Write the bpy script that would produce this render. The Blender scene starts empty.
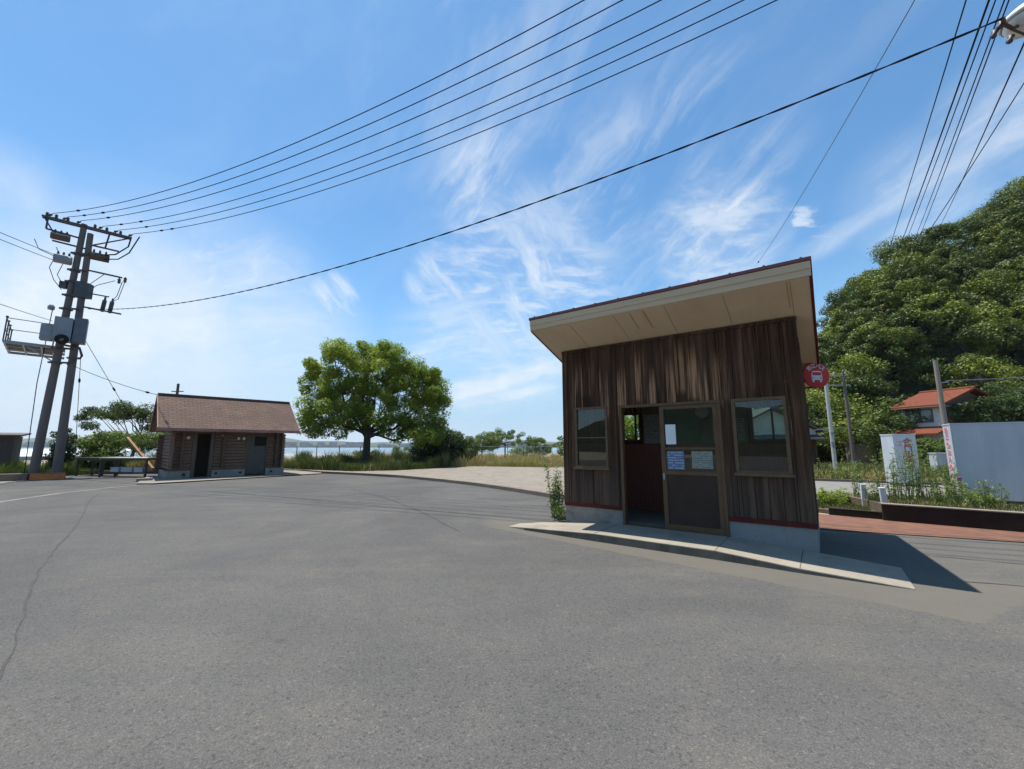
import bpy, math, random
import numpy as np
from mathutils import Vector, Matrix

random.seed(7)
HAZE = .00011
RNG = np.random.default_rng(11)
C = bpy.context.scene.collection
SC = bpy.context.scene
rad = math.radians

# ------------------------------------------------------------------ helpers
class MB:
    """collects shapes and links them as ONE mesh object"""
    def __init__(self):
        self.v = []; self.f = []; self.smooth = []; self.sid = []; self.cur = 0
    def add(self, vs, fs, smooth=False, cont=False):
        b = len(self.v)
        if not cont: self.cur += 1
        self.sid += [self.cur] * len(fs)
        self.v += [tuple(map(float, p)) for p in vs]
        self.f += [tuple(i + b for i in f) for f in fs]
        self.smooth += [smooth] * len(fs)
        return self
    def box(self, x0, x1, y0, y1, z0, z1):
        v = [(x0,y0,z0),(x1,y0,z0),(x1,y1,z0),(x0,y1,z0),(x0,y0,z1),(x1,y0,z1),(x1,y1,z1),(x0,y1,z1)]
        return self.add(v, [(0,3,2,1),(4,5,6,7),(0,1,5,4),(1,2,6,5),(2,3,7,6),(3,0,4,7)])
    def hexa(self, v):
        return self.add(v, [(0,3,2,1),(4,5,6,7),(0,1,5,4),(1,2,6,5),(2,3,7,6),(3,0,4,7)])
    def bar(self, p, q, w, h=None):
        h = h or w
        p = Vector(p); q = Vector(q); d = (q - p).normalized()
        up = Vector((0,0,1)) if abs(d.z) < .95 else Vector((0,1,0))
        s = d.cross(up).normalized() * (w/2); u = s.cross(d).normalized() * (h/2)
        return self.hexa([p-s-u, p+s-u, p+s+u, p-s+u, q-s-u, q+s-u, q+s+u, q-s+u])
    def tube(self, pts, r, n=8, cap=True):
        pts = [Vector(p) for p in pts]
        rs = r if isinstance(r, (list, tuple)) else [r]*len(pts)
        vs = []; fs = []
        ref = None
        for i, p in enumerate(pts):
            d = (pts[min(i+1, len(pts)-1)] - pts[max(i-1, 0)]).normalized()
            if ref is None:
                ref = Vector((0,0,1)) if abs(d.z) < .9 else Vector((1,0,0))
            a = d.cross(ref).normalized(); b = d.cross(a).normalized()
            ref = a.cross(d).normalized()
            for k in range(n):
                t = 2*math.pi*k/n
                vs.append(p + (a*math.cos(t) + b*math.sin(t))*rs[i])
        for i in range(len(pts)-1):
            for k in range(n):
                k2 = (k+1) % n
                fs.append((i*n+k, i*n+k2, (i+1)*n+k2, (i+1)*n+k))
        self.add(vs, fs, True)
        if cap:
            m = len(pts)-1
            self.add([vs[k] for k in range(n)], [tuple(range(n-1,-1,-1))], cont=True)
            self.add([vs[m*n+k] for k in range(n)], [tuple(range(n))], cont=True)
        return self
    def lathe(self, prof, c, axis=(0,0,1), n=14):
        c = Vector(c); ax = Vector(axis).normalized()
        ref = Vector((1,0,0)) if abs(ax.x) < .9 else Vector((0,1,0))
        a = ax.cross(ref).normalized(); b = ax.cross(a)
        vs = []; fs = []
        for r, h in prof:
            for k in range(n):
                t = 2*math.pi*k/n
                vs.append(c + ax*h + (a*math.cos(t)+b*math.sin(t))*max(r, 1e-4))
        for i in range(len(prof)-1):
            for k in range(n):
                k2 = (k+1) % n
                fs.append((i*n+k, i*n+k2, (i+1)*n+k2, (i+1)*n+k))
        return self.add(vs, fs, True)
    def prism(self, poly, z0, z1):
        n = len(poly)
        vs = [(x,y,z0) for x,y in poly] + [(x,y,z1) for x,y in poly]
        fs = [tuple(range(n-1,-1,-1)), tuple(range(n,2*n))]
        fs += [(i,(i+1)%n,n+(i+1)%n,n+i) for i in range(n)]
        return self.add(vs, fs)
    def poly(self, pts):
        return self.add(pts, [tuple(range(len(pts)))])
    def each(self, name, material, parent=None, bevel=0, size=1):
        out = []
        for k in range(0, self.cur, size):
            fi = [i for i, q in enumerate(self.sid) if k < q <= k+size]
            used = sorted({j for i in fi for j in self.f[i]}); mp = {j: t for t, j in enumerate(used)}
            p = MB(); p.v = [self.v[j] for j in used]; p.f = [tuple(mp[j] for j in self.f[i]) for i in fi]; p.smooth = [self.smooth[i] for i in fi]
            out.append(p.build(name, material, parent, bevel))
        return out
    def build(self, name, material, parent=None, bevel=0, loc=None):
        me = bpy.data.meshes.new(name)
        me.from_pydata(self.v, [], self.f)
        me.polygons.foreach_set('use_smooth', self.smooth)
        me.materials.append(material)
        me.update()
        o = bpy.data.objects.new(name, me)
        C.objects.link(o)
        if parent: o.parent = parent
        if loc: o.location = loc
        if bevel:
            b = o.modifiers.new('bevel', 'BEVEL'); b.width = bevel; b.segments = 2; b.limit_method = 'ANGLE'
        return o

def tag(o, label=None, cat=None, group=None, kind=None):
    if label: o['label'] = label
    if cat: o['category'] = cat
    if group: o['group'] = group
    if kind: o['kind'] = kind
    return o
def thing(name, label, cat, loc=(0,0,0), rotz=0, group=None):
    o = bpy.data.objects.new(name, None); C.objects.link(o)
    o.empty_display_size = .2
    o.location = loc; o.rotation_euler = (0,0,rotz)
    return tag(o, label, cat, group)
def struct(o): o['kind'] = 'structure'; return o

def np_mesh(name, V, nper, material, parent=None, loc=None, smooth=False):
    """V: (nfaces*nper, 3) unshared verts -> object"""
    V = np.asarray(V, dtype=np.float32); nv = len(V); nf = nv // nper
    me = bpy.data.meshes.new(name)
    me.vertices.add(nv); me.vertices.foreach_set('co', V.ravel())
    me.loops.add(nv); me.loops.foreach_set('vertex_index', np.arange(nv, dtype=np.int32))
    me.polygons.add(nf)
    me.polygons.foreach_set('loop_start', np.arange(0, nv, nper, dtype=np.int32))
    me.materials.append(material)
    me.update(calc_edges=True); me.validate()
    o = bpy.data.objects.new(name, me); C.objects.link(o)
    if parent: o.parent = parent
    if loc: o.location = loc
    return o

# ------------------------------------------------------------------ materials
def newmat(name):
    m = bpy.data.materials.new(name); m.use_nodes = True
    nt = m.node_tree; nt.nodes.clear()
    out = nt.nodes.new('ShaderNodeOutputMaterial')
    return m, nt, out
class N:
    def __init__(self, nt): self.nt = nt
    def __call__(self, typ, _in=None, **kw):
        n = self.nt.nodes.new(typ)
        for k, v in kw.items(): setattr(n, k, v)
        for k, v in (_in or {}).items():
            s = n.inputs[k]
            if hasattr(v, 'is_output') or isinstance(v, bpy.types.NodeSocket): self.nt.links.new(v, s)
            else: s.default_value = v
        return n
    def math(self, op, a, b=0.0, clamp=False):
        n = self('ShaderNodeMath', {0: a, 1: b}, operation=op); n.use_clamp = clamp
        return n.outputs[0]
    def mix(self, f, a, b, blend='MIX'):
        n = self('ShaderNodeMix', data_type='RGBA', blend_type=blend)
        for idx, v in ((0, f), (6, a), (7, b)):
            if isinstance(v, bpy.types.NodeSocket): self.nt.links.new(v, n.inputs[idx])
            else: n.inputs[idx].default_value = (tuple(v)+(1,) if idx and len(v) == 3 else v)
        return n.outputs[2]
    def ramp(self, f, stops):
        n = self('ShaderNodeValToRGB', {0: f}); cr = n.color_ramp
        while len(cr.elements) < len(stops): cr.elements.new(.5)
        for e, (p, c) in zip(cr.elements, stops):
            e.position = p; e.color = tuple(c)+(1,) if len(c) == 3 else c
        return n.outputs[0]
    def step(self, x, a, b):
        n = self('ShaderNodeMapRange', {0: x, 1: a, 2: b, 3: 0., 4: 1.}, interpolation_type='SMOOTHSTEP')
        return n.outputs[0]
    def coords(self, scale=(1,1,1), kind='Object'):
        t = self('ShaderNodeTexCoord').outputs[kind]
        return self('ShaderNodeMapping', {0: t, 3: scale}).outputs[0]
    def noise(self, vec, scale, detail=4, rough=.55, dist=0):
        return self('ShaderNodeTexNoise', {'Vector': vec, 'Scale': scale, 'Detail': detail, 'Roughness': rough, 'Distortion': dist}).outputs[0]

def mat(name, c1, c2=None, scale=6, stretch=(1,1,1), rough=.7, metal=0, bump=0, bscale=None, detail=6, spec=.5, lo=.3, hi=.7):
    m, nt, out = newmat(name); n = N(nt)
    c2 = c2 or tuple(x*.72 for x in c1)
    vec = n.coords(stretch)
    f = n.noise(vec, scale, detail, .62)
    col = n.ramp(f, [(lo, c1), (hi, c2)])
    b = n('ShaderNodeBsdfPrincipled', {'Base Color': col, 'Roughness': rough, 'Metallic': metal, 'Specular IOR Level': spec})
    if bump:
        g = n.noise(vec, bscale or scale*4, 5, .6)
        nt.links.new(n('ShaderNodeBump', {'Strength': bump, 'Distance': .02, 'Height': g}).outputs[0], b.inputs['Normal'])
    nt.links.new(b.outputs[0], out.inputs[0])
    return m

def foliage(name, dark, light, warm=None, trans=.3, nscale=.8):
    m, nt, out = newmat(name); n = N(nt)
    r = n('ShaderNodeNewGeometry').outputs['Random Per Island']
    col = n.mix(r, dark, light)
    f = n.noise(n.coords(), nscale, 3, .5)
    col = n.mix(n.step(f, .42, .66), col, warm or tuple(x*1.25 for x in light))
    col = n.mix(n.math('MULTIPLY', r, .35), col, tuple(x*.7 for x in dark))
    d = n('ShaderNodeBsdfPrincipled', {'Base Color': col, 'Roughness': .55, 'Specular IOR Level': .3})
    t = n('ShaderNodeBsdfTranslucent', {0: n.mix(.5, col, (.2,.3,.03))})
    mx = n('ShaderNodeMixShader', {0: trans, 1: d.outputs[0], 2: t.outputs[0]})
    nt.links.new(mx.outputs[0], out.inputs[0])
    return m

def asphalt():
    m, nt, out = newmat('asphalt'); n = N(nt)
    vec = n.coords()
    vor = n('ShaderNodeTexVoronoi', {'Vector': vec, 'Scale': 170.}, feature='F1')
    stone = n('ShaderNodeSeparateColor', {0: vor.outputs['Color']}).outputs[0]
    vor2 = n('ShaderNodeTexVoronoi', {'Vector': vec, 'Scale': 62.}, feature='F1')
    big = n('ShaderNodeSeparateColor', {0: vor2.outputs['Color']}).outputs[0]
    col = n.ramp(stone, [(0., (.076,.072,.0665)), (.5, (.101,.0965,.090)), (.8, (.115,.110,.102)), (.97, (.145,.138,.125))])
    col = n.mix(n.math('MULTIPLY', n.step(big, .975, .995), .30), col, (.24,.22,.18))
    col = n.mix(n.math('MULTIPLY', n.step(big, .10, .03), .4), col, (.03,.03,.031))
    lg = n.noise(vec, .20, 6, .65, .8)
    col = n.mix(n.step(lg, .36, .64), col, n.mix(1, col, (.80,.81,.83), 'MULTIPLY'))
    st1 = n.noise(n('ShaderNodeMapping', {0: vec, 2: (0,0,rad(-38)), 3: (.12,.9,1)}).outputs[0], 1.1, 6, .65, .7)
    col = n.mix(n.math('MULTIPLY', n.step(st1, .50, .66), .6), col, n.mix(1, col, (1.18,1.16,1.10), 'MULTIPLY'))
    spots = n.noise(vec, 2.3, 2, .5, .4)
    col = n.mix(n.math('MULTIPLY', n.step(spots, .70, .76), .3), col, (.045,.043,.04))
    md = n.noise(vec, 1.3, 5, .65)
    col = n.mix(n.step(md, .45, .75), col, n.mix(1, col, (1.16,1.13,1.07), 'MULTIPLY'))
    mp = n('ShaderNodeMapping', {0: vec, 2: (0,0,rad(35)), 3: (.10,1.5,1)}).outputs[0]
    tw = n.noise(mp, 1.6, 4, .6, .5)
    far = n.step(n('ShaderNodeSeparateXYZ', {0: vec}).outputs[1], 7., 11.)
    col = n.mix(n.math('MULTIPLY', n.math('MULTIPLY', n.step(tw, .54, .64), .4), n.math('ADD', .25, n.math('MULTIPLY', far, .75))), col, n.mix(1, col, (.74,.74,.76), 'MULTIPLY'))
    # worn, sandier surfacing: an apron before the ramp and the strip right of the shelter
    def side(p, nn, w0, w1, jit):
        d = n('ShaderNodeVectorMath', {0: vec, 1: (nn[0],nn[1],0)}, operation='DOT_PRODUCT').outputs['Value']
        d = n.math('SUBTRACT', d, p[0]*nn[0]+p[1]*nn[1])
        d = n.math('ADD', d, n.math('MULTIPLY', n.math('SUBTRACT', n.noise(vec, 5., 5, .7), .5), jit))
        return n.step(d, w0, w1)
    apron = n.math('MULTIPLY', n.math('MULTIPLY', side((-.72,8.83), (.693,.721), -.02, .05, .16), side((4.29,4.02), (-.447,.894), -.02, .06, .16)), n.math('MULTIPLY', side((-.75,0), (1,0), -.1, .5, .3), side((4.551,6.397), (-.595,-.804), .0, .3, .2)))
    right = n.math('MULTIPLY', side((4.9,4.8), (-.31,.95), -.25, .35, .7), side((4.3,6.6), (.804,-.595), 0., .2, .2))
    right = n.math('MULTIPLY', right, n.math('ADD', .35, n.math('MULTIPLY', n.step(n.noise(n('ShaderNodeMapping', {0: vec, 2: (0,0,rad(18)), 3: (.45,3.2,1)}).outputs[0], 1.9, 7, .75, .4), .42, .60), .6)))
    tone = n.mix(n.noise(vec, 2.6, 6, .7), (.185,.168,.135), (.105,.096,.080))
    tone = n.mix(n.math('MULTIPLY', stone, .6), tone, (.095,.085,.068))
    col = n.mix(n.math('MULTIPLY', n.math('MAXIMUM', n.math('MULTIPLY', apron, n.math('ADD', .6, n.math('MULTIPLY', md, .5))), n.math('MULTIPLY', right, .55)), .85), col, tone)
    b = n('ShaderNodeBsdfPrincipled', {'Base Color': col, 'Roughness': .93, 'Specular IOR Level': .15})
    nt.links.new(n('ShaderNodeBump', {'Strength': .35, 'Distance': .005, 'Height': vor.outputs['Distance']}).outputs[0], b.inputs['Normal'])
    nt.links.new(b.outputs[0], out.inputs[0]); return m

def worn_concrete(name, c1, c2, streak=(1,1,1), stain=.5, speck=60.):
    m, nt, out = newmat(name); n = N(nt)
    vec = n.coords()
    f = n.noise(vec, 1.3, 6, .65); col = n.ramp(f, [(.3, c1), (.7, c2)])
    sv = n('ShaderNodeMapping', {0: vec, 3: streak}).outputs[0]
    s = n.noise(sv, 2.2, 6, .7, .3)
    col = n.mix(n.math('MULTIPLY', n.step(s, .52, .72), stain), col, n.mix(1, col, (.5,.48,.45), 'MULTIPLY'))
    vor = n('ShaderNodeTexVoronoi', {'Vector': vec, 'Scale': speck}, feature='F1')
    g = n('ShaderNodeSeparateColor', {0: vor.outputs['Color']}).outputs[0]
    col = n.mix(n.math('MULTIPLY', g, .3), col, n.mix(1, col, (.55,.55,.55), 'MULTIPLY'))
    b = n('ShaderNodeBsdfPrincipled', {'Base Color': col, 'Roughness': .9, 'Specular IOR Level': .2})
    nt.links.new(n('ShaderNodeBump', {'Strength': .35, 'Distance': .01, 'Height': n.noise(vec, 40, 5, .7)}).outputs[0], b.inputs['Normal'])
    nt.links.new(b.outputs[0], out.inputs[0]); return m

def plank_wood(pitch=.19, upper=True):
    m, nt, out = newmat('weathered_planks' if upper else 'dark_planks'); n = N(nt)
    t = n('ShaderNodeTexCoord').outputs['Object']
    sx = n('ShaderNodeSeparateXYZ', {0: t})
    along = n.math('ADD', sx.outputs[0], sx.outputs[1])
    idx = n.math('FLOOR', n.math('DIVIDE', along, pitch))
    wn = n('ShaderNodeTexWhiteNoise', {'W': idx}, noise_dimensions='1D')
    rnd = wn.outputs['Value']
    off = n('ShaderNodeCombineXYZ', {0: along, 1: n.math('MULTIPLY', rnd, 37.), 2: sx.outputs[2]}).outputs[0]
    g1 = n.noise(n('ShaderNodeMapping', {0: off, 3: (13,1,.55)}).outputs[0], 1.0, 8, .68)
    g2 = n.noise(n('ShaderNodeMapping', {0: off, 3: (48,1,1.3)}).outputs[0], 1.0, 5, .7)
    col = n.ramp(g1, [(.30, (.017,.0085,.005)), (.50, (.068,.034,.018)), (.72, (.20,.10,.052))])
    col = n.mix(n.math('MULTIPLY', n.math('POWER', rnd, 2.), .5), col, (.10,.062,.038)); col = n.mix(n.math('MULTIPLY', n.step(wn.outputs['Color'], .45, .9), .55), col, n.mix(1, col, (.35,.33,.32), 'MULTIPLY'))
    col = n.mix(n.step(g2, .55, .75), col, n.mix(1, col, (.45,.43,.42), 'MULTIPLY'))
    # grey weathering lower down
    low = n.step(sx.outputs[2], 1.7, .6)
    col = n.mix(n.math('MULTIPLY', low, .45), col, n.mix(g1, (.026,.020,.017), (.17,.13,.10)))
    if upper:   # washed out boards above the window heads
        z = sx.outputs[2]
        jag = n.math('MULTIPLY', n.math('SUBTRACT', rnd, .5), .75)
        zz = n.math('ADD', z, jag)
        band = n.math('MULTIPLY', n.step(zz, 2.32, 2.5), n.step(zz, 3.5, 2.95))
        st = n.noise(n('ShaderNodeMapping', {0: off, 3: (21,1,.5)}).outputs[0], 1.0, 6, .6)
        leftish = n.step(along, -.9, -1.5)
        k = n.math('MULTIPLY', n.math('MULTIPLY', band, n.step(st, .44, .60)), n.step(rnd, .08, .35))
        k = n.math('MULTIPLY', k, n.math('ADD', .25, n.math('MULTIPLY', leftish, .75)))
        col = n.mix(n.math('MULTIPLY', k, .95), col, n.mix(g2, (.58,.31,.165), (.28,.145,.076)))
    b = n('ShaderNodeBsdfPrincipled', {'Base Color': col, 'Roughness': .85, 'Specular IOR Level': .2})
    nt.links.new(n('ShaderNodeBump', {'Strength': .6, 'Distance': .008, 'Height': g2}).outputs[0], b.inputs['Normal'])
    nt.links.new(b.outputs[0], out.inputs[0]); return m

def printed(name, c, ink, rows):
    m, nt, out = newmat(name); n = N(nt)
    t = n('ShaderNodeTexCoord').outputs['Object']
    sp = n('ShaderNodeSeparateXYZ', {0: t})
    fr = n.math('FRACT', n.math('MULTIPLY', sp.outputs[2], rows))
    row = n.math('MULTIPLY', n.step(fr, .35, .42), n.step(fr, .85, .78))
    wd = n.noise(n('ShaderNodeMapping', {0: t, 3: (28,1,rows*1.)}).outputs[0], 1., 2, .5)
    k = n.math('MULTIPLY', n.math('MULTIPLY', row, n.step(wd, .42, .5)), .75)
    b = n('ShaderNodeBsdfPrincipled', {'Base Color': n.mix(k, c, ink), 'Roughness': .8})
    nt.links.new(b.outputs[0], out.inputs[0]); return m
def glass_mat():
    m, nt, out = newmat('window_glass'); n = N(nt)
    fr = n('ShaderNodeFresnel', {0: 1.52}).outputs[0]
    f = n.math('ADD', n.math('MULTIPLY', fr, .8), .01, True)
    t = n('ShaderNodeBsdfTransparent', {0: (.80,.86,.84,1)})
    g = n('ShaderNodeBsdfGlossy', {0: (.95,1,1,1), 'Roughness': .01})
    dust = n('ShaderNodeBsdfDiffuse', {0: (.35,.36,.34,1)})
    mx = n('ShaderNodeMixShader', {0: f, 1: t.outputs[0], 2: g.outputs[0]})
    mx2 = n('ShaderNodeMixShader', {0: n.math('MULTIPLY', n.step(n.noise(n.coords(), 3, 5, .6), .35, .8), .03), 1: mx.outputs[0], 2: dust.outputs[0]})
    nt.links.new(mx2.outputs[0], out.inputs[0]); return m

def shingle():
    m, nt, out = newmat('roof_shingle'); n = N(nt)
    t = n('ShaderNodeTexCoord').outputs['Object']
    br = n('ShaderNodeTexBrick', {'Vector': n('ShaderNodeMapping', {0: n('ShaderNodeCombineXYZ', {0: n('ShaderNodeSeparateXYZ', {0: t}).outputs[0], 1: n.math('MULTIPLY', n('ShaderNodeSeparateXYZ', {0: t}).outputs[2], 1.5)}).outputs[0]}).outputs[0],
        'Color1': (.125,.080,.060,1), 'Color2': (.108,.069,.053,1), 'Mortar': (.065,.043,.034,1), 'Scale': 1., 'Mortar Size': .012, 'Brick Width': .34, 'Row Height': .15, 'Bias': 0.})
    f = n.noise(t, 1.4, 6, .6)
    col = n.mix(n.step(f, .4, .7), br.outputs[0], n.mix(1, br.outputs[0], (1.35,1.3,1.25), 'MULTIPLY'))
    b = n('ShaderNodeBsdfPrincipled', {'Base Color': col, 'Roughness': .85, 'Specular IOR Level': .25})
    nt.links.new(n('ShaderNodeBump', {'Strength': .8, 'Distance': .02, 'Height': n.math('SUBTRACT', 1., br.outputs['Fac'])}).outputs[0], b.inputs['Normal'])
    nt.links.new(b.outputs[0], out.inputs[0]); return m

def pavers(name, c1, c2, mortar, w, h):
    m, nt, out = newmat(name); n = N(nt)
    vec = n.coords()
    rv = n('ShaderNodeMapping', {0: vec, 2: (0,0,rad(22.5))}).outputs[0]
    br = n('ShaderNodeTexBrick', {'Vector': rv, 'Color1': c1+(1,), 'Color2': c2+(1,), 'Mortar': mortar+(1,), 'Scale': 1., 'Mortar Size': .006, 'Brick Width': w, 'Row Height': h})
    f = n.noise(vec, 2.5, 6, .65)
    col = n.mix(n.step(f, .4, .7), br.outputs[0], n.mix(1, br.outputs[0], (.72,.72,.74), 'MULTIPLY'))
    b = n('ShaderNodeBsdfPrincipled', {'Base Color': col, 'Roughness': .9, 'Specular IOR Level': .2})
    nt.links.new(b.outputs[0], out.inputs[0]); return m

def roof_tiles(name, c1, c2):
    m, nt, out = newmat(name); n = N(nt)
    t = n('ShaderNodeTexCoord').outputs['Object']
    wv = n('ShaderNodeTexWave', {'Vector': t, 'Scale': 1.1, 'Distortion': .3}, bands_direction='X')
    f = n.noise(t, 1.5, 5, .6)
    col = n.mix(f, c1, c2); col = n.mix(n.math('MULTIPLY', wv.outputs['Fac'], .5), col, n.mix(1, col, (.5,.45,.42), 'MULTIPLY'))
    b = n('ShaderNodeBsdfPrincipled', {'Base Color': col, 'Roughness': .9, 'Specular IOR Level': .1})
    nt.links.new(b.outputs[0], out.inputs[0]); return m

def water_mat():
    m, nt, out = newmat('sea_water'); n = N(nt)
    vec = n.coords((1,.35,1))
    b = n('ShaderNodeBsdfPrincipled', {'Base Color': (.16,.22,.25,1), 'Roughness': .3, 'Specular IOR Level': .6})
    nt.links.new(n('ShaderNodeBump', {'Strength': .35, 'Distance': .25, 'Height': n.noise(vec, .6, 5, .6)}).outputs[0], b.inputs['Normal'])
    nt.links.new(b.outputs[0], out.inputs[0]); return m

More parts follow.
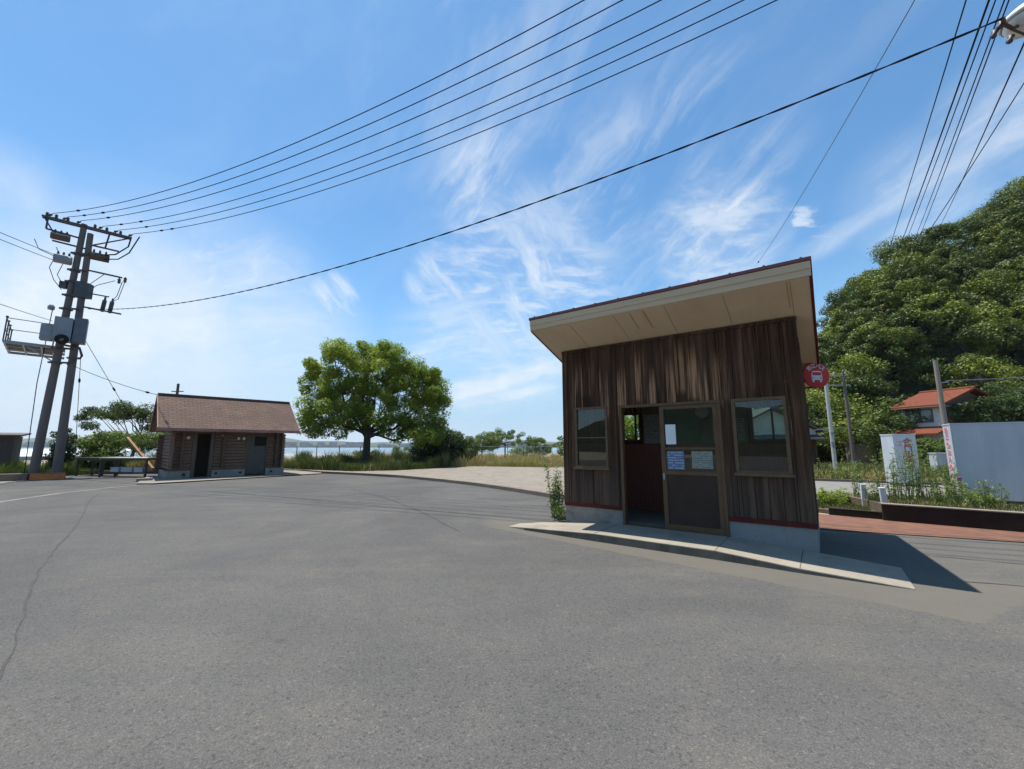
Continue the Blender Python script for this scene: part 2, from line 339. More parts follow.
M = dict(
    asphalt=asphalt(), planks=plank_wood(.19, True), planks2=plank_wood(.22, False), glass=glass_mat(), shingle=shingle(), water=water_mat(),
    ground=mat('sandy_ground', (.30,.25,.18), (.20,.165,.11), 1.2, bump=.3, rough=.95),
    gravel=worn_concrete('gravel_pad', (.275,.235,.185), (.195,.170,.138), (1,.4,1), .45, 22.),
    concrete=worn_concrete('kerb_concrete', (.23,.19,.145), (.15,.125,.10), (1,1,1), .6),
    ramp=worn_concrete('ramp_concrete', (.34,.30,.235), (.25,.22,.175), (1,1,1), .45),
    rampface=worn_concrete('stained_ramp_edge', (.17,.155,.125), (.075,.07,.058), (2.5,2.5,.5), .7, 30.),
    apron=worn_concrete('apron_concrete', (.235,.222,.195), (.175,.168,.152), (.5,2,1), .35),
    worn=worn_concrete('worn_asphalt', (.185,.172,.15), (.13,.123,.112), (.35,3,1), .7, 80.),
    slab=worn_concrete('slab_concrete', (.28,.25,.205), (.22,.195,.16)),
    plinthA=worn_concrete('mottled_plinth', (.34,.31,.27), (.20,.18,.155), (1,1,1), .75, 30.),
    plinthB=worn_concrete('painted_plinth', (.30,.30,.285), (.24,.24,.225), (3,3,.7), .25, 70.),
    redtrim=mat('red_trim', (.13,.028,.022), (.085,.02,.016), 8, rough=.85, spec=.1),
    roofred=mat('red_sheet_metal', (.21,.055,.05), (.15,.042,.04), 3, rough=.45, metal=.1),
    fascia=mat('beige_fascia', (.66,.47,.285), (.56,.39,.225), 3, (.4,4,6), rough=.65),
    soffit=mat('beige_soffit', (.66,.515,.35), (.54,.40,.255), 1.4, (1,.5,1), rough=.75, lo=.35, hi=.75),
    seam=mat('soffit_seam', (.40,.29,.18), rough=.8),
    rust=mat('rust_stain', (.40,.27,.155), (.50,.36,.22), 12, rough=.8),
    bronze=mat('bronze_frame', (.155,.088,.042), (.11,.062,.03), 5, rough=.55, metal=.0, spec=.25),
    bronze2=mat('window_frame_brown', (.175,.108,.056), (.11,.066,.035), 6, (1,1,3), rough=.6, spec=.25),
    doorpanel=mat('brown_door_panel', (.060,.036,.024), (.046,.028,.02), 4, rough=.6, spec=.2),
    inner=mat('dark_red_boards', (.34,.10,.06), (.22,.066,.042), 5, (6,6,.6), rough=.7),
    innerlight=mat('inner_wall_board', (.24,.19,.13), (.17,.13,.09), 4, rough=.8),
    white=mat('white_paint', (.66,.67,.67), (.52,.54,.55), 1.6, rough=.5),
    signwhite=mat('white_sign_panel', (.60,.62,.64), (.47,.50,.53), 1.3, (2.2,2.2,.35), rough=.42),
    paper=mat('white_paper', (.78,.80,.80), (.70,.74,.75), 5, rough=.8),
    greypaper2=mat('grey_curtain', (.22,.22,.23), (.12,.12,.13), 5, (4,4,.4), rough=.9),
    bluepaper=printed('blue_notice', (.10,.17,.27), (.45,.50,.55), 22.),
    palepaper=printed('pale_notice', (.26,.29,.23), (.07,.08,.08), 26.),
    greenpaper=mat('green_poster', (.045,.20,.085), (.03,.13,.06), 4, rough=.6),
    greypaper=printed('grey_poster', (.42,.43,.42), (.10,.11,.12), 20.),
    ink=mat('dark_ink', (.03,.035,.05), rough=.8),
    pink=mat('pink_lettering', (.62,.17,.21), (.70,.32,.34), 9, rough=.6),
    letter=mat('red_brown_lettering', (.30,.065,.045), (.38,.13,.09), 9, rough=.6),
    signred=mat('red_sign', (.55,.045,.04), (.46,.05,.04), 4, rough=.6, spec=.2),
    steel=mat('galvanised_steel', (.36,.36,.37), (.26,.265,.27), 5, rough=.5, metal=.4),
    darksteel=mat('dark_steel', (.075,.078,.085), (.05,.052,.058), 5, rough=.55, metal=.3),
    polewhite=mat('pale_pole', (.52,.50,.46), (.42,.40,.36), 4, (1,1,.3), rough=.6),
    poleconc=mat('pole_concrete', (.165,.135,.122), (.115,.096,.09), 3, (2,2,.25), rough=.85, bump=.2),
    polewood=mat('grey_timber_pole', (.30,.25,.20), (.20,.165,.13), 4, (4,4,.3), rough=.85),
    boxgrey=mat('grey_cabinet_paint', (.26,.285,.30), (.21,.23,.245), 3, rough=.5),
    boxdark=mat('dark_cabinet_paint', (.115,.135,.165), (.09,.105,.13), 3, rough=.5),
    rusty=mat('rusty_brown', (.13,.088,.06), (.07,.052,.042), 6, rough=.75),
    insul=mat('brown_insulator', (.05,.04,.04), (.075,.058,.052), 5, rough=.55),
    insulw=mat('white_insulator', (.55,.56,.57), rough=.25),
    wire=mat('black_cable', (.022,.024,.028), (.03,.032,.037), 5, rough=1., spec=.0),
    wirepale=mat('pale_steel_wire', (.17,.18,.20), rough=1., spec=.0),
    log=mat('brown_log', (.20,.12,.078), (.12,.07,.046), 5, (.5,3,6), rough=.8, bump=.4),
    logend=mat('log_end', (.12,.06,.038), (.07,.036,.024), 14, rough=.85),
    hutboard=mat('hut_brown_board', (.115,.085,.06), (.075,.056,.041), 4, (4,4,.5), rough=.8),
    bargeboard=mat('faded_bargeboard', (.36,.19,.145), (.22,.09,.07), 1.6, (1,1,1), rough=.75),
    greydoor=mat('grey_door', (.07,.06,.048), (.055,.047,.038), 3, rough=.6),
    black=mat('dark_interior', (.012,.011,.010), rough=.95),
    stone=worn_concrete('stone_wall', (.30,.26,.20), (.20,.17,.13), (1,1,1), .6, 12.),
    planter=worn_concrete('dark_planter_wall', (.055,.037,.027), (.028,.020,.016), (1.,1.,4), .5, 40.),
    brick=pavers('red_brick_paving', (.205,.098,.062), (.17,.082,.054), (.15,.10,.075), .22, .11),
    road=mat('grey_road', (.20,.185,.16), (.16,.15,.13), 2, rough=.95),
    soil=mat('planter_soil', (.16,.12,.08), (.10,.08,.05), 6, rough=.95, bump=.5),
    orange=mat('orange_painted_block', (.85,.24,.04), (.50,.15,.05), 5, rough=.75),
    browncon=worn_concrete('brown_block', (.24,.17,.13), (.16,.115,.09)),
    orangewood=mat('orange_brown_timber', (.40,.20,.085), (.27,.13,.06), 6, (1,1,.3), rough=.75),
    greywood=mat('grey_timber', (.085,.07,.057), (.05,.042,.036), 5, (5,5,.5), rough=.85),
    tabletop=mat('weathered_tabletop', (.66,.60,.48), (.45,.40,.31), 5, (1,4,1), rough=.8),
    greycrate=mat('pale_grey_plastic', (.42,.43,.44), (.33,.34,.35), 5, rough=.6),
    hilldirt=mat('shade_darkened_undergrowth', (.010,.016,.005), (.018,.022,.008), .4, rough=.95),  # colour blackened to paint deep shade into gaps between crowns
    farhill=mat('far_wooded_hill', (.045,.075,.04), (.06,.085,.05), .03, rough=.95),
    fartown=mat('far_buildings', (.35,.33,.32), (.22,.20,.20), .05, rough=.9),
    tileorange=roof_tiles('orange_roof_tiles', (.215,.070,.040), (.155,.052,.030)),
    tilegrey=roof_tiles('grey_roof_tiles', (.13,.13,.135), (.09,.09,.095)),
    plaster=mat('white_plaster', (.62,.61,.58), (.50,.49,.46), 2, rough=.85),
    bark=mat('grey_brown_bark', (.075,.057,.043), (.045,.035,.027), 6, (3,3,.7), rough=.9, bump=.5),
    quay=worn_concrete('quay_concrete', (.42,.41,.38), (.34,.33,.31), (1,1,1), .3, 4.),
    dryblade=foliage('dry_grass_blades', (.36,.25,.105), (.55,.42,.20), (.38,.34,.11), .25, .5),
    shadeblade=foliage('shade_darkened_grass_blades', (.035,.05,.014), (.085,.105,.028), (.13,.13,.045), .2, .6),  # green blades darkened in colour to deepen the tree's shade
    greenblade=foliage('green_grass_blades', (.055,.075,.018), (.12,.145,.035), (.20,.18,.06), .25, .6),
    leaf=foliage('fresh_leaves', (.125,.19,.016), (.30,.38,.04), (.38,.43,.05), .54, .45),
    leafdark=foliage('dark_leaves', (.022,.045,.012), (.048,.082,.018), None, .25, .5),
    leafmid=foliage('mid_leaves', (.065,.11,.018), (.145,.20,.034), None, .36, .5),
    leafforest=foliage('forest_leaves', (.020,.041,.005), (.094,.14,.014), (.215,.25,.024), .18, .17),
    weed=foliage('weed_leaves', (.10,.15,.04), (.22,.28,.09), (.28,.31,.13), .3, 1.5),
    flower=mat('purple_flower', (.36,.06,.22), rough=.6),
    globe=mat('lamp_glass', (.75,.73,.66), rough=.2),
)

# ------------------------------------------------------------------ leaves
def unit(v): return v / np.maximum(np.linalg.norm(v, axis=1, keepdims=True), 1e-6)
def leaf_quads(P, Nn, size, rng, aspect=.55):
    n = len(P)
    t = unit(np.cross(Nn, rng.normal(size=(n,3))))
    b = np.cross(Nn, t)
    s = size * rng.uniform(.65, 1.35, (n,1))
    w = s*aspect
    Q = np.stack([P - t*s*.5, P + b*w*.5, P + t*s*.5, P - b*w*.5], axis=1)
    return Q.reshape(-1, 3)
def clumps(centers, radii, per, size, rng, squash=.8, up=.45, inner=.55, aspect=.55):
    centers = np.asarray(centers, float); radii = np.asarray(radii, float)
    n = len(centers)*per
    d = unit(rng.normal(size=(n,3)))
    r = rng.uniform(inner, 1.0, (n,1))**.8
    R = np.repeat(radii, per)[:,None]
    lump = 1 + .22*np.sin(d[:,:1]*5+np.repeat(centers[:,:1],per,0)*3)*np.cos(d[:,1:2]*4+2*d[:,2:])
    P = np.repeat(centers, per, 0) + d*r*R*lump*np.array([1,1,squash])
    Nn = unit(d*.85 + np.array([0,0,up*.8]) + rng.normal(size=(n,3))*.5)
    return leaf_quads(P, Nn, size, rng, aspect)
def in_lobes(lobes, n, rng, rmin):
    """poisson-like points inside a union of ellipsoids, biased to their shell"""
    L = np.array(lobes, float); vol = L[:,3]*L[:,4]*L[:,5]; pr = vol/vol.sum()
    pts = []; tries = 0
    while len(pts) < n and tries < 20000:
        tries += 1
        k = rng.choice(len(L), p=pr); d = rng.normal(size=3); d /= np.linalg.norm(d)
        p = L[k,:3] + d*rng.uniform(.35,1)**.6*L[k,3:6]
        if all(np.sum((p-q)**2) > rmin*rmin for q in pts): pts.append(p)
    return np.array(pts)

def tree(name, label, cat, loc, lobes, ncl, rcl, per, leafsize, leafmat, trunk_r, trunk_h, rng, rmin=.5, limbs=10, fork=None, lean=(0,0), group=None, squash=.8):
    t = thing(name, label, cat, loc, 0, group)
    pts = in_lobes(lobes, ncl, rng, rmin)
    radii = rng.uniform(rcl*.7, rcl*1.25, len(pts))
    np_mesh('crown', clumps(pts, radii, per, leafsize, rng, squash), 4, leafmat, t)
    m = MB()
    top = Vector((lean[0], lean[1], trunk_h))
    m.tube([(0,0,-.15), (lean[0]*.15,lean[1]*.1,trunk_h*.12), (lean[0]*.5,lean[1]*.4,trunk_h*.55), top], [trunk_r*1.35, trunk_r*1.0, trunk_r*.88, trunk_r*.8], 12)
    order = rng.permutation(len(pts))[:limbs]
    for i in order:
        p = Vector(pts[i]); s = top.lerp(Vector((lean[0]*.7,lean[1]*.7,trunk_h*.75)), random.random())
        mid = s.lerp(p, .45) + Vector((rng.normal()*.25, rng.normal()*.25, -.12*(p-s).length + rng.normal()*.2))
        r0 = trunk_r*rng.uniform(.35,.55)
        m.tube([s, s.lerp(mid,.5)+Vector((0,0,.08)), mid, p], [r0, r0*.8, r0*.55, r0*.15], 7)
    m.build('trunk', M['bark'], t)
    return t

def grass(name, polys, n, hmin, hmax, width, material, label, rng, z=0, dens=None):
    tri = []
    # polys: list of triangles ((x,y),(x,y),(x,y))
    T = np.array(polys, float); a = T[:,1]-T[:,0]; b = T[:,2]-T[:,0]
    area = np.abs(a[:,0]*b[:,1]-a[:,1]*b[:,0]); k = rng.choice(len(T), n, p=area/area.sum())
    u = rng.random((n,1)); v = rng.random((n,1)); fl = (u+v) > 1
    u = np.where(fl, 1-u, u); v = np.where(fl, 1-v, v)
    P = T[k,0] + u*a[k] + v*b[k]
    if dens is not None:
        keep = rng.random(n) < dens(P[:,0], P[:,1]); P = P[keep]; n = len(P)
    h = rng.uniform(hmin, hmax, n) * (.5 + .95*(.5+.5*np.sin(P[:,0]*1.3+np.sin(P[:,1]*.9)*2))**2 * (.6+.4*np.sin(P[:,0]*3.7+P[:,1]*2.1)))
    ang = rng.uniform(0, 2*np.pi, n); w = width*rng.uniform(.6,1.4,n)
    sx = np.cos(ang)*w/2; sy = np.sin(ang)*w/2
    la = rng.uniform(0, 2*np.pi, n); ln = h*rng.uniform(.05,.55,n)
    zz = np.full(n, z)
    p0 = np.stack([P[:,0]-sx, P[:,1]-sy, zz-.02],1); p1 = np.stack([P[:,0]+sx, P[:,1]+sy, zz-.02],1)
    mx = P[:,0]+np.cos(la)*ln*.35; my = P[:,1]+np.sin(la)*ln*.35
    p2 = np.stack([mx+sx*.7, my+sy*.7, zz+h*.62],1); p3 = np.stack([mx-sx*.7, my-sy*.7, zz+h*.62],1)
    tp = np.stack([P[:,0]+np.cos(la)*ln, P[:,1]+np.sin(la)*ln, zz+h],1)
    q1 = np.stack([p0,p1,p2,p3],1); q2 = np.stack([p3,p2,tp+np.stack([sx,sy,sx*0],1)*.15,tp-np.stack([sx,sy,sx*0],1)*.15],1)
    V = np.concatenate([q1.reshape(-1,3), q2.reshape(-1,3)])
    o = np_mesh(name, V, 4, material)
    tag(o, label, 'grass', None, 'stuff')
    return o
def tris(poly):
    c = np.mean(poly, 0); return [(tuple(c), poly[i], poly[(i+1)%len(poly)]) for i in range(len(poly))]

def weed(name, label, loc, h, stems, rng, leafmat, spread=.18, leaf=.09, cat='plant', group=None, perstem=34, drop=.25):
    t = thing(name, label, cat, loc, 0, group)
    m = MB(); P = []; Nn = []
    for s in range(stems):
        a = rng.uniform(0, 6.28); r0 = spread*math.sqrt(rng.random())
        x, y = math.cos(a)*r0, math.sin(a)*r0; hh = h*rng.uniform(.6, 1.0)
        lx, ly = x*1.3 + rng.normal()*.08*h, y*1.3 + rng.normal()*.08*h
        m.tube([(x,y,-.03), ((x+lx)/2+rng.normal()*.015, (y+ly)/2, hh*.5), (lx,ly,hh)], [.006+.003*h,.005,.002], 5)
        for k in range(perstem):
            f = rng.uniform(.12, 1); q = np.array([x+(lx-x)*f, y+(ly-y)*f, hh*f])
            b = rng.uniform(0,6.28); d = np.array([math.cos(b), math.sin(b), rng.uniform(-.2,.9)])
            P.append(q + d*leaf*.55*(1.25-f*.7)); Nn.append(np.array([-d[0]*.5, -d[1]*.5, 1.0]) + rng.normal(size=3)*.45)
    np_mesh('leaves', leaf_quads(np.array(P), unit(np.array(Nn)), leaf, rng, .24), 4, leafmat, t)
    m.build('stem', leafmat, t)
    return t

def text_part(body, size, material, parent, matrix, name='lettering', extrude=.004):
    cu = bpy.data.curves.new('lettering', 'FONT'); cu.body = body; cu.size = size; cu.extrude = extrude; cu.offset = size*.022
    cu.align_x = 'CENTER'; cu.align_y = 'CENTER'; cu.resolution_u = 3
    tmp = bpy.data.objects.new('tmp', cu); C.objects.link(tmp)
    dg = bpy.context.evaluated_depsgraph_get()
    me = bpy.data.meshes.new_from_object(tmp.evaluated_get(dg))
    bpy.data.objects.remove(tmp)
    me.materials.clear(); me.materials.append(material)
    o = bpy.data.objects.new(name, me); C.objects.link(o); o.parent = parent; o.matrix_local = matrix
    return o
FACE = Matrix(((1,0,0,0),(0,0,-1,0),(0,1,0,0),(0,0,0,1)))          # text upright, readable from -y

# ------------------------------------------------------------------ camera
cam = bpy.data.cameras.new('camera'); co = bpy.data.objects.new('camera', cam); C.objects.link(co)
cam.sensor_width = 36; cam.lens = 412/1024*36; cam.clip_start = .05; cam.clip_end = 20000
co.location = (0,0,1.6); co.rotation_euler = (rad(90)+math.atan(62/412), 0, 0)
SC.camera = co

# ------------------------------------------------------------------ sun and sky
SUN = Vector((-.2255,.154,1)).normalized()
el = math.asin(SUN.z); az = math.atan2(SUN.x, SUN.y)
sl = bpy.data.lights.new('sun', 'SUN'); sl.energy = 5.0; sl.angle = rad(.55); sl.color = (1,.955,.89)
so = bpy.data.objects.new('sun', sl); C.objects.link(so); so.rotation_euler = SUN.to_track_quat('Z','Y').to_euler(); so.location = (0,0,50)
W = bpy.data.worlds.new('World'); SC.world = W; W.use_nodes = True
nt = W.node_tree; nt.nodes.clear(); n = N(nt)
sky = n('ShaderNodeTexSky', sky_type='NISHITA', sun_disc=False, sun_elevation=el, sun_rotation=az, altitude=0., air_density=1.0, dust_density=.35, ozone_density=2.2)
dirv = n('ShaderNodeTexCoord').outputs['Generated']
sep = n('ShaderNodeSeparateXYZ', {0: dirv})
zc = n.math('MAXIMUM', sep.outputs[2], 0.0)
inv = n.math('DIVIDE', 1., n.math('ADD', zc, .16))
pl = n('ShaderNodeVectorMath', {0: dirv, 3: inv}, operation='SCALE').outputs[0]
def cirrus(rot, sc, scale, dist, lo, hi, off=(0,0,0)):
    mp = n('ShaderNodeMapping', {0: pl, 1: off, 2: (0,0,rad(rot)), 3: sc}).outputs[0]
    warp = n('ShaderNodeTexNoise', {'Vector': mp, 'Scale': .8, 'Detail': 3.}).outputs['Color']
    w2 = n('ShaderNodeVectorMath', {0: warp, 3: dist}, operation='SCALE').outputs[0]
    v = n('ShaderNodeVectorMath', {0: mp, 1: w2}, operation='ADD').outputs[0]
    f = n.noise(v, scale, 10, .6)
    return n.step(f, lo, hi)
def blob(d, r0, r1):
    dd = Vector(d).normalized()
    dp = n('ShaderNodeVectorMath', {0: dirv, 1: tuple(dd)}, operation='DOT_PRODUCT').outputs['Value']
    return n.step(dp, math.cos(rad(r0)), math.cos(rad(r1)))
def smax(*a):
    r = a[0]
    for b in a[1:]: r = n.math('MAXIMUM', r, b)
    return r
def mul(a, b): return n.math('MULTIPLY', a, b)
def stroke(ang, along, across, lo, hi, off=(0,0,0), dist=.25, scale=1., detail=9):
    """wispy streaks running at ANG degrees (seen towards +y), in sky-direction space"""
    r = n('ShaderNodeMapping', {0: dirv, 1: off, 2: (0, rad(ang), 0)}).outputs[0]
    q = n('ShaderNodeMapping', {0: r, 3: (along, 2., across)}).outputs[0]
    warp = n('ShaderNodeTexNoise', {'Vector': r, 'Scale': 5., 'Detail': 4.}).outputs['Color']
    w2 = n('ShaderNodeVectorMath', {0: n('ShaderNodeVectorMath', {0: warp, 1: (.5,.5,.5)}, operation='SUBTRACT').outputs[0], 3: dist*4}, operation='SCALE').outputs[0]
    v = n('ShaderNodeVectorMath', {0: q, 1: w2}, operation='ADD').outputs[0]
    return n.step(n.noise(v, scale, detail, .62), lo, hi)
upR = stroke(48, 2.6, 15., .42, .74)                # rising to the right
upR2 = stroke(38, 2.0, 11., .40, .78, (3,0,1))
dnR = stroke(-52, 3.0, 14., .42, .72, (1,0,4))      # falling to the right
flat = stroke(8, 2.2, 13., .40, .78, (7,0,2))
puff = cirrus(20, (1,1.6,1), 6., .6, .40, .70, (5,2,0))
soft = stroke(14, 2.2, 6., .33, .72, (2,0,5), .35)
dens = smax(
    mul(mul(blob((-.70,.70,.15), 18, 7), n.math('ADD', .52, mul(soft, .55))), .95),
    mul(mul(blob((-.80,.55,.22), 15, 5), n.math('ADD', .25, mul(soft, .7))), .8),
    mul(mul(blob((-.57,.77,.27), 13, 4), n.math('ADD', .10, mul(smax(upR2, soft), .95))), .86),
    mul(mul(blob((-.63,.76,.12), 24, 6), n.math('ADD', .45, mul(flat, .5))), .80),
    mul(mul(blob((-.05,.98,.19), 17, 4), n.math('ADD', .12, mul(flat, .95))), .85),
    mul(mul(blob((-.165,.909,.375), 5.5, 1), n.math('ADD', .08, smax(dnR, mul(puff, .55)))), .85),
    mul(mul(blob((-.385,.862,.322), 4.2, .8), n.math('ADD', .05, dnR)), .85),
    mul(mul(blob((.07,.915,.38), 7.5, 1.5), n.math('ADD', .12, smax(dnR, mul(puff, .6)))), .88),
    mul(mul(blob((.10,.94,.31), 7, 1.5), n.math('ADD', .1, mul(puff, .8))), .7),
    mul(mul(blob((-.05,.83,.556), 9, 2), n.math('ADD', .08, upR)), .62),
    mul(mul(blob((.02,.93,.36), 17, 5), n.math('ADD', .10, mul(smax(dnR, puff), .7))), .72),
    mul(mul(blob((.30,.80,.52), 18, 6), mul(upR, .8)), .6),
    mul(mul(blob((.0,.70,.70), 22, 8), upR), .22),
    mul(mul(blob((.42,.80,.43), 9, 2), n.math('ADD', .15, smax(upR, mul(puff, .55)))), .9),
    mul(mul(blob((.25,.81,.53), 13, 2), upR2), .5),
    mul(mul(blob((.545,.725,.422), 2.2, .1), n.step(puff, .3, 1.)), .62),
    mul(mul(blob((.584,.718,.38), 1.8, .1), n.step(puff, .2, 1.)), .7),
    mul(mul(blob((.66,.62,.41), 7, 1.5), n.math('ADD', .2, upR2)), .62),
    mul(mul(blob((.715,.52,.475), 6.5, 1), n.math('ADD', .2, upR2)), .6),
    mul(mul(n.step(sep.outputs[2], .17, .0), n.math('ADD', .30, mul(flat, .6))), .75),
    mul(upR2, .07))
low = n.step(sep.outputs[2], .42, .0)
skyb = n.mix(n.math('MULTIPLY', low, .92), n.mix(1., sky.outputs[0], (.585,.875,.97), 'MULTIPLY'), (1.95,3.2,4.5))
a_ = Vector((.585,.715,.385)).normalized(); b_ = Vector((.735,.495,.465)).normalized(); nr_ = a_.cross(b_).normalized(); md_ = (a_+b_).normalized()
dn_ = n('ShaderNodeVectorMath', {0: dirv, 1: tuple(nr_)}, operation='DOT_PRODUCT').outputs['Value']
dn_ = n.math('ABSOLUTE', n.math('ADD', dn_, n.math('MULTIPLY', n.math('SUBTRACT', soft, .5), .022)))
band = mul(n.step(dn_, .034, .004), blob(tuple(md_), 15, 5))
dens = smax(dens, mul(band, n.math('ADD', .22, mul(upR2, .5))))
col = n.mix(dens, skyb, (4.75,5.05,5.35))
bg = n('ShaderNodeBackground', {0: col, 1: .135})
nt.links.new(bg.outputs[0], n('ShaderNodeOutputWorld').inputs[0])
SC.view_settings.view_transform = 'Standard'; SC.view_settings.look = 'None'
SC.view_settings.exposure = 0.5; SC.view_settings.gamma = 1

# ------------------------------------------------------------------ the setting
def sheet(name, poly, z, material):
    return struct(MB().poly([(x,y,z) for x,y in poly]).build(name, material))
struct(MB().poly([(-4500,-1500,-1.5),(4500,-1500,-1.5),(4500,5500,-1.5),(-4500,5500,-1.5)]).build('sea', M['water']))
shore = [(-400,60),(-110,45),(-62,46),(-40,66),(-12,88),(12,96),(60,130),(300,260),(300,-300),(-400,-300)]
m = MB(); m.prism(shore, -4, -.03); struct(m.build('ground', M['ground']))
kerb = [(-13.4,27.2),(-11.4,25.4),(-9,24.1),(-5.9,22.1),(-3.3,19.6),(-1.3,17.35),(.2,15.25),(1.35,13.45),(2.3,12.1),(3.0,11.2)]
lot = kerb + [(5.05,9.05),(5.95,8.37),(8.55,7.24),(20,2.0),(46,-8),(46,-46),(-46,-46),(-30,8),(-22.5,15.5),(-22.6,19.2),(-25,21.3),(-24,25),(-19,28)]
sheet('asphalt_lot', lot, 0, M['asphalt'])
sheet('sandy_shoulder', [(-22.6,19.2),(-22.5,15.5),(-30,8),(-46,6),(-46,24),(-26,21.6)], -.012, M['gravel'])
pad = kerb + [(3.6,16),(4.2,24),(6,58),(-8,60),(-26,43),(-34,34),(-31,28),(-26,26.5),(-20,29.5)]
m = MB(); m.prism(pad, -.03, .118); struct(m.build('raised_gravel_pad', M['gravel']))
# kerb: a chain of butted concrete blocks standing 6 mm proud of the pad
m = MB()
def offset_line(P, d):
    out = []
    for i in range(len(P)):
        a = Vector(P[max(i-1,0)]); b = Vector(P[min(i+1,len(P)-1)]); t = (b-a).normalized(); nn = Vector((t.y,-t.x))
        out.append(tuple(Vector(P[i]) + nn*d))
    return out
kin = offset_line(kerb, -.02); kout = offset_line(kerb, .16)
for i in range(len(kerb)-1):
    a, b, c, d = kin[i], kin[i+1], kout[i+1], kout[i]
    m.hexa([(d[0],d[1],-.02),(c[0],c[1],-.02),(b[0],b[1],-.02),(a[0],a[1],-.02),(d[0],d[1],.126),(c[0],c[1],.126),(b[0],b[1],.126),(a[0],a[1],.126)])
struct(m.build('kerb', M['concrete']))
sheet('brick_pavement', [(3.4,11.25),(5.95,8.41),(6.02,8.36),(8.58,7.25),(14,4.9),(16,3.3),(19,2.6),(14.5,5.0),(9.6,8.0),(7.3,10.2),(4.6,14)], .012, M['brick'])
rd = Vector((.86,-.51))
def off(p, t): return (p[0]+rd.x*t, p[1]+rd.y*t)
sheet('road', [off((9.2,12.7),-6), off((9.2,12.7),60), off((14.4,19.7),60), off((14.4,19.7),-11)], .004, M['road'])
sheet('side_road', [(27,39.1),(29.3,37.69),(27.5,26.68),(24,20.5),(27.5,20),(34,30),(41.2,39.9),(50,64),(44,66)], .008, M['road'])
m = MB()
a = Vector((14.45,19.75)) ; 
m.bar((a.x-rd.x*11, a.y-rd.y*11, .05), (a.x+rd.x*40, a.y+rd.y*40, .05), .14, .13)
struct(m.build('roadside_kerb', M['concrete']))
# pale worn concrete gutter line, seams in the asphalt
def ribbon(name, pts, w, z, material, jit=0):
    m = MB(); L = []
    P = [Vector(p) for p in pts]; Q = []
    for i in range(len(P)-1):
        k = max(1, int((P[i+1]-P[i]).length/.25)) if jit else 1
        for j in range(k): Q.append(P[i].lerp(P[i+1], j/k))
    Q.append(P[-1])
    if jit: Q = [q + Vector((random.uniform(-jit,jit), random.uniform(-jit,jit))) for q in Q]
    for i, q in enumerate(Q):
        t = (Q[min(i+1,len(Q)-1)] - Q[max(i-1,0)]).normalized(); s = Vector((-t.y,t.x))*w/2*(random.uniform(.5,1.5) if jit else 1)
        L.append(((q+s).x,(q+s).y,z)); L.append(((q-s).x,(q-s).y,z))
    m.add(L, [(2*i,2*i+1,2*i+3,2*i+2) for i in range(len(Q)-1)])
    return struct(m.build(name, material))
M['line'] = worn_concrete('faded_line', (.27,.255,.22), (.15,.142,.125), (1,1,1), .7, 40.)
M['crack2'] = mat('fine_crack', (.05,.048,.045), (.085,.082,.078), 6, rough=.95)
M['crack'] = mat('asphalt_seam', (.038,.037,.036), (.07,.068,.066), 9, rough=.95)
ribbon('faded_ground_line', [(-14.0,11.0),(-14.93,12.4),(-15.6,14.6),(-15.75,16.6),(-15.35,18.3)], .20, .006, M['line'])
ribbon('pavement_seam', [(-14.2,14.6),(-12.76,12.84),(-9.4,9.3),(-6.2,5.7),(-3.55,3.13),(-2.6,2.1)], .017, .005, M['crack'], .018)
ribbon('pavement_seam', [(5.4,5.2),(6.6,4.9),(8.2,4.4),(9.6,4.2)], .02, .005, M['crack2'], .03)
ribbon('pavement_seam', [(-6.2,16.2),(-4.6,14.2),(-2.6,11.2),(-1.0,8.2)], .035, .005, M['crack'], .03)
sheet('hut_slab', [(-16.0,17.95),(-15.3,18.0),(-11.15,24.7),(-11.5,25.3),(-15.2,28.4),(-19.3,22.3)], .05, M['slab'])

# hills across the water and their town
def hillmesh(name, X0, X1, Y, depth, hf, material, seed):
    rng = np.random.default_rng(seed); nx = 120; m = MB(); vs = []
    ph = rng.uniform(0, 6.28, 6)
    for i in range(nx+1):
        x = X0 + (X1-X0)*i/nx; t = i/nx
        h = hf(t)*(1+.25*math.sin(17*t+ph[0])+.15*math.sin(41*t+ph[1])+.10*math.sin(97*t+ph[2]))
        vs += [(x,Y,-2),(x,Y+depth*.25,h*.55),(x,Y+depth*.5,h),(x,Y+depth,-2)]
    fs = [(i*4+k,(i+1)*4+k,(i+1)*4+k+1,i*4+k+1) for i in range(nx) for k in range(3)]
    m.add(vs, fs, True); return struct(m.build(name, material))
hillmesh('far_hills', -3200, 900, 1900, 700, lambda t: 26+26*math.sin(t*5.2)**2*(t<.75), M['farhill'], 3)
hillmesh('far_shore', -2200, 700, 1250, 260, lambda t: 9+6*math.sin(t*9)**2, M['farhill'], 5)
m = MB()
for i in range(330):
    x = random.uniform(-1500, 350); y = random.uniform(1150, 1240); w = random.uniform(6,26); h = random.choice([5,6,7,8,10,14])
    m.box(x, x+w, y, y+10, -1.4, h)
tag(m.build('far_town', M['fartown']), 'low buildings of the far town lined up along the opposite shore', 'town', None, 'stuff')
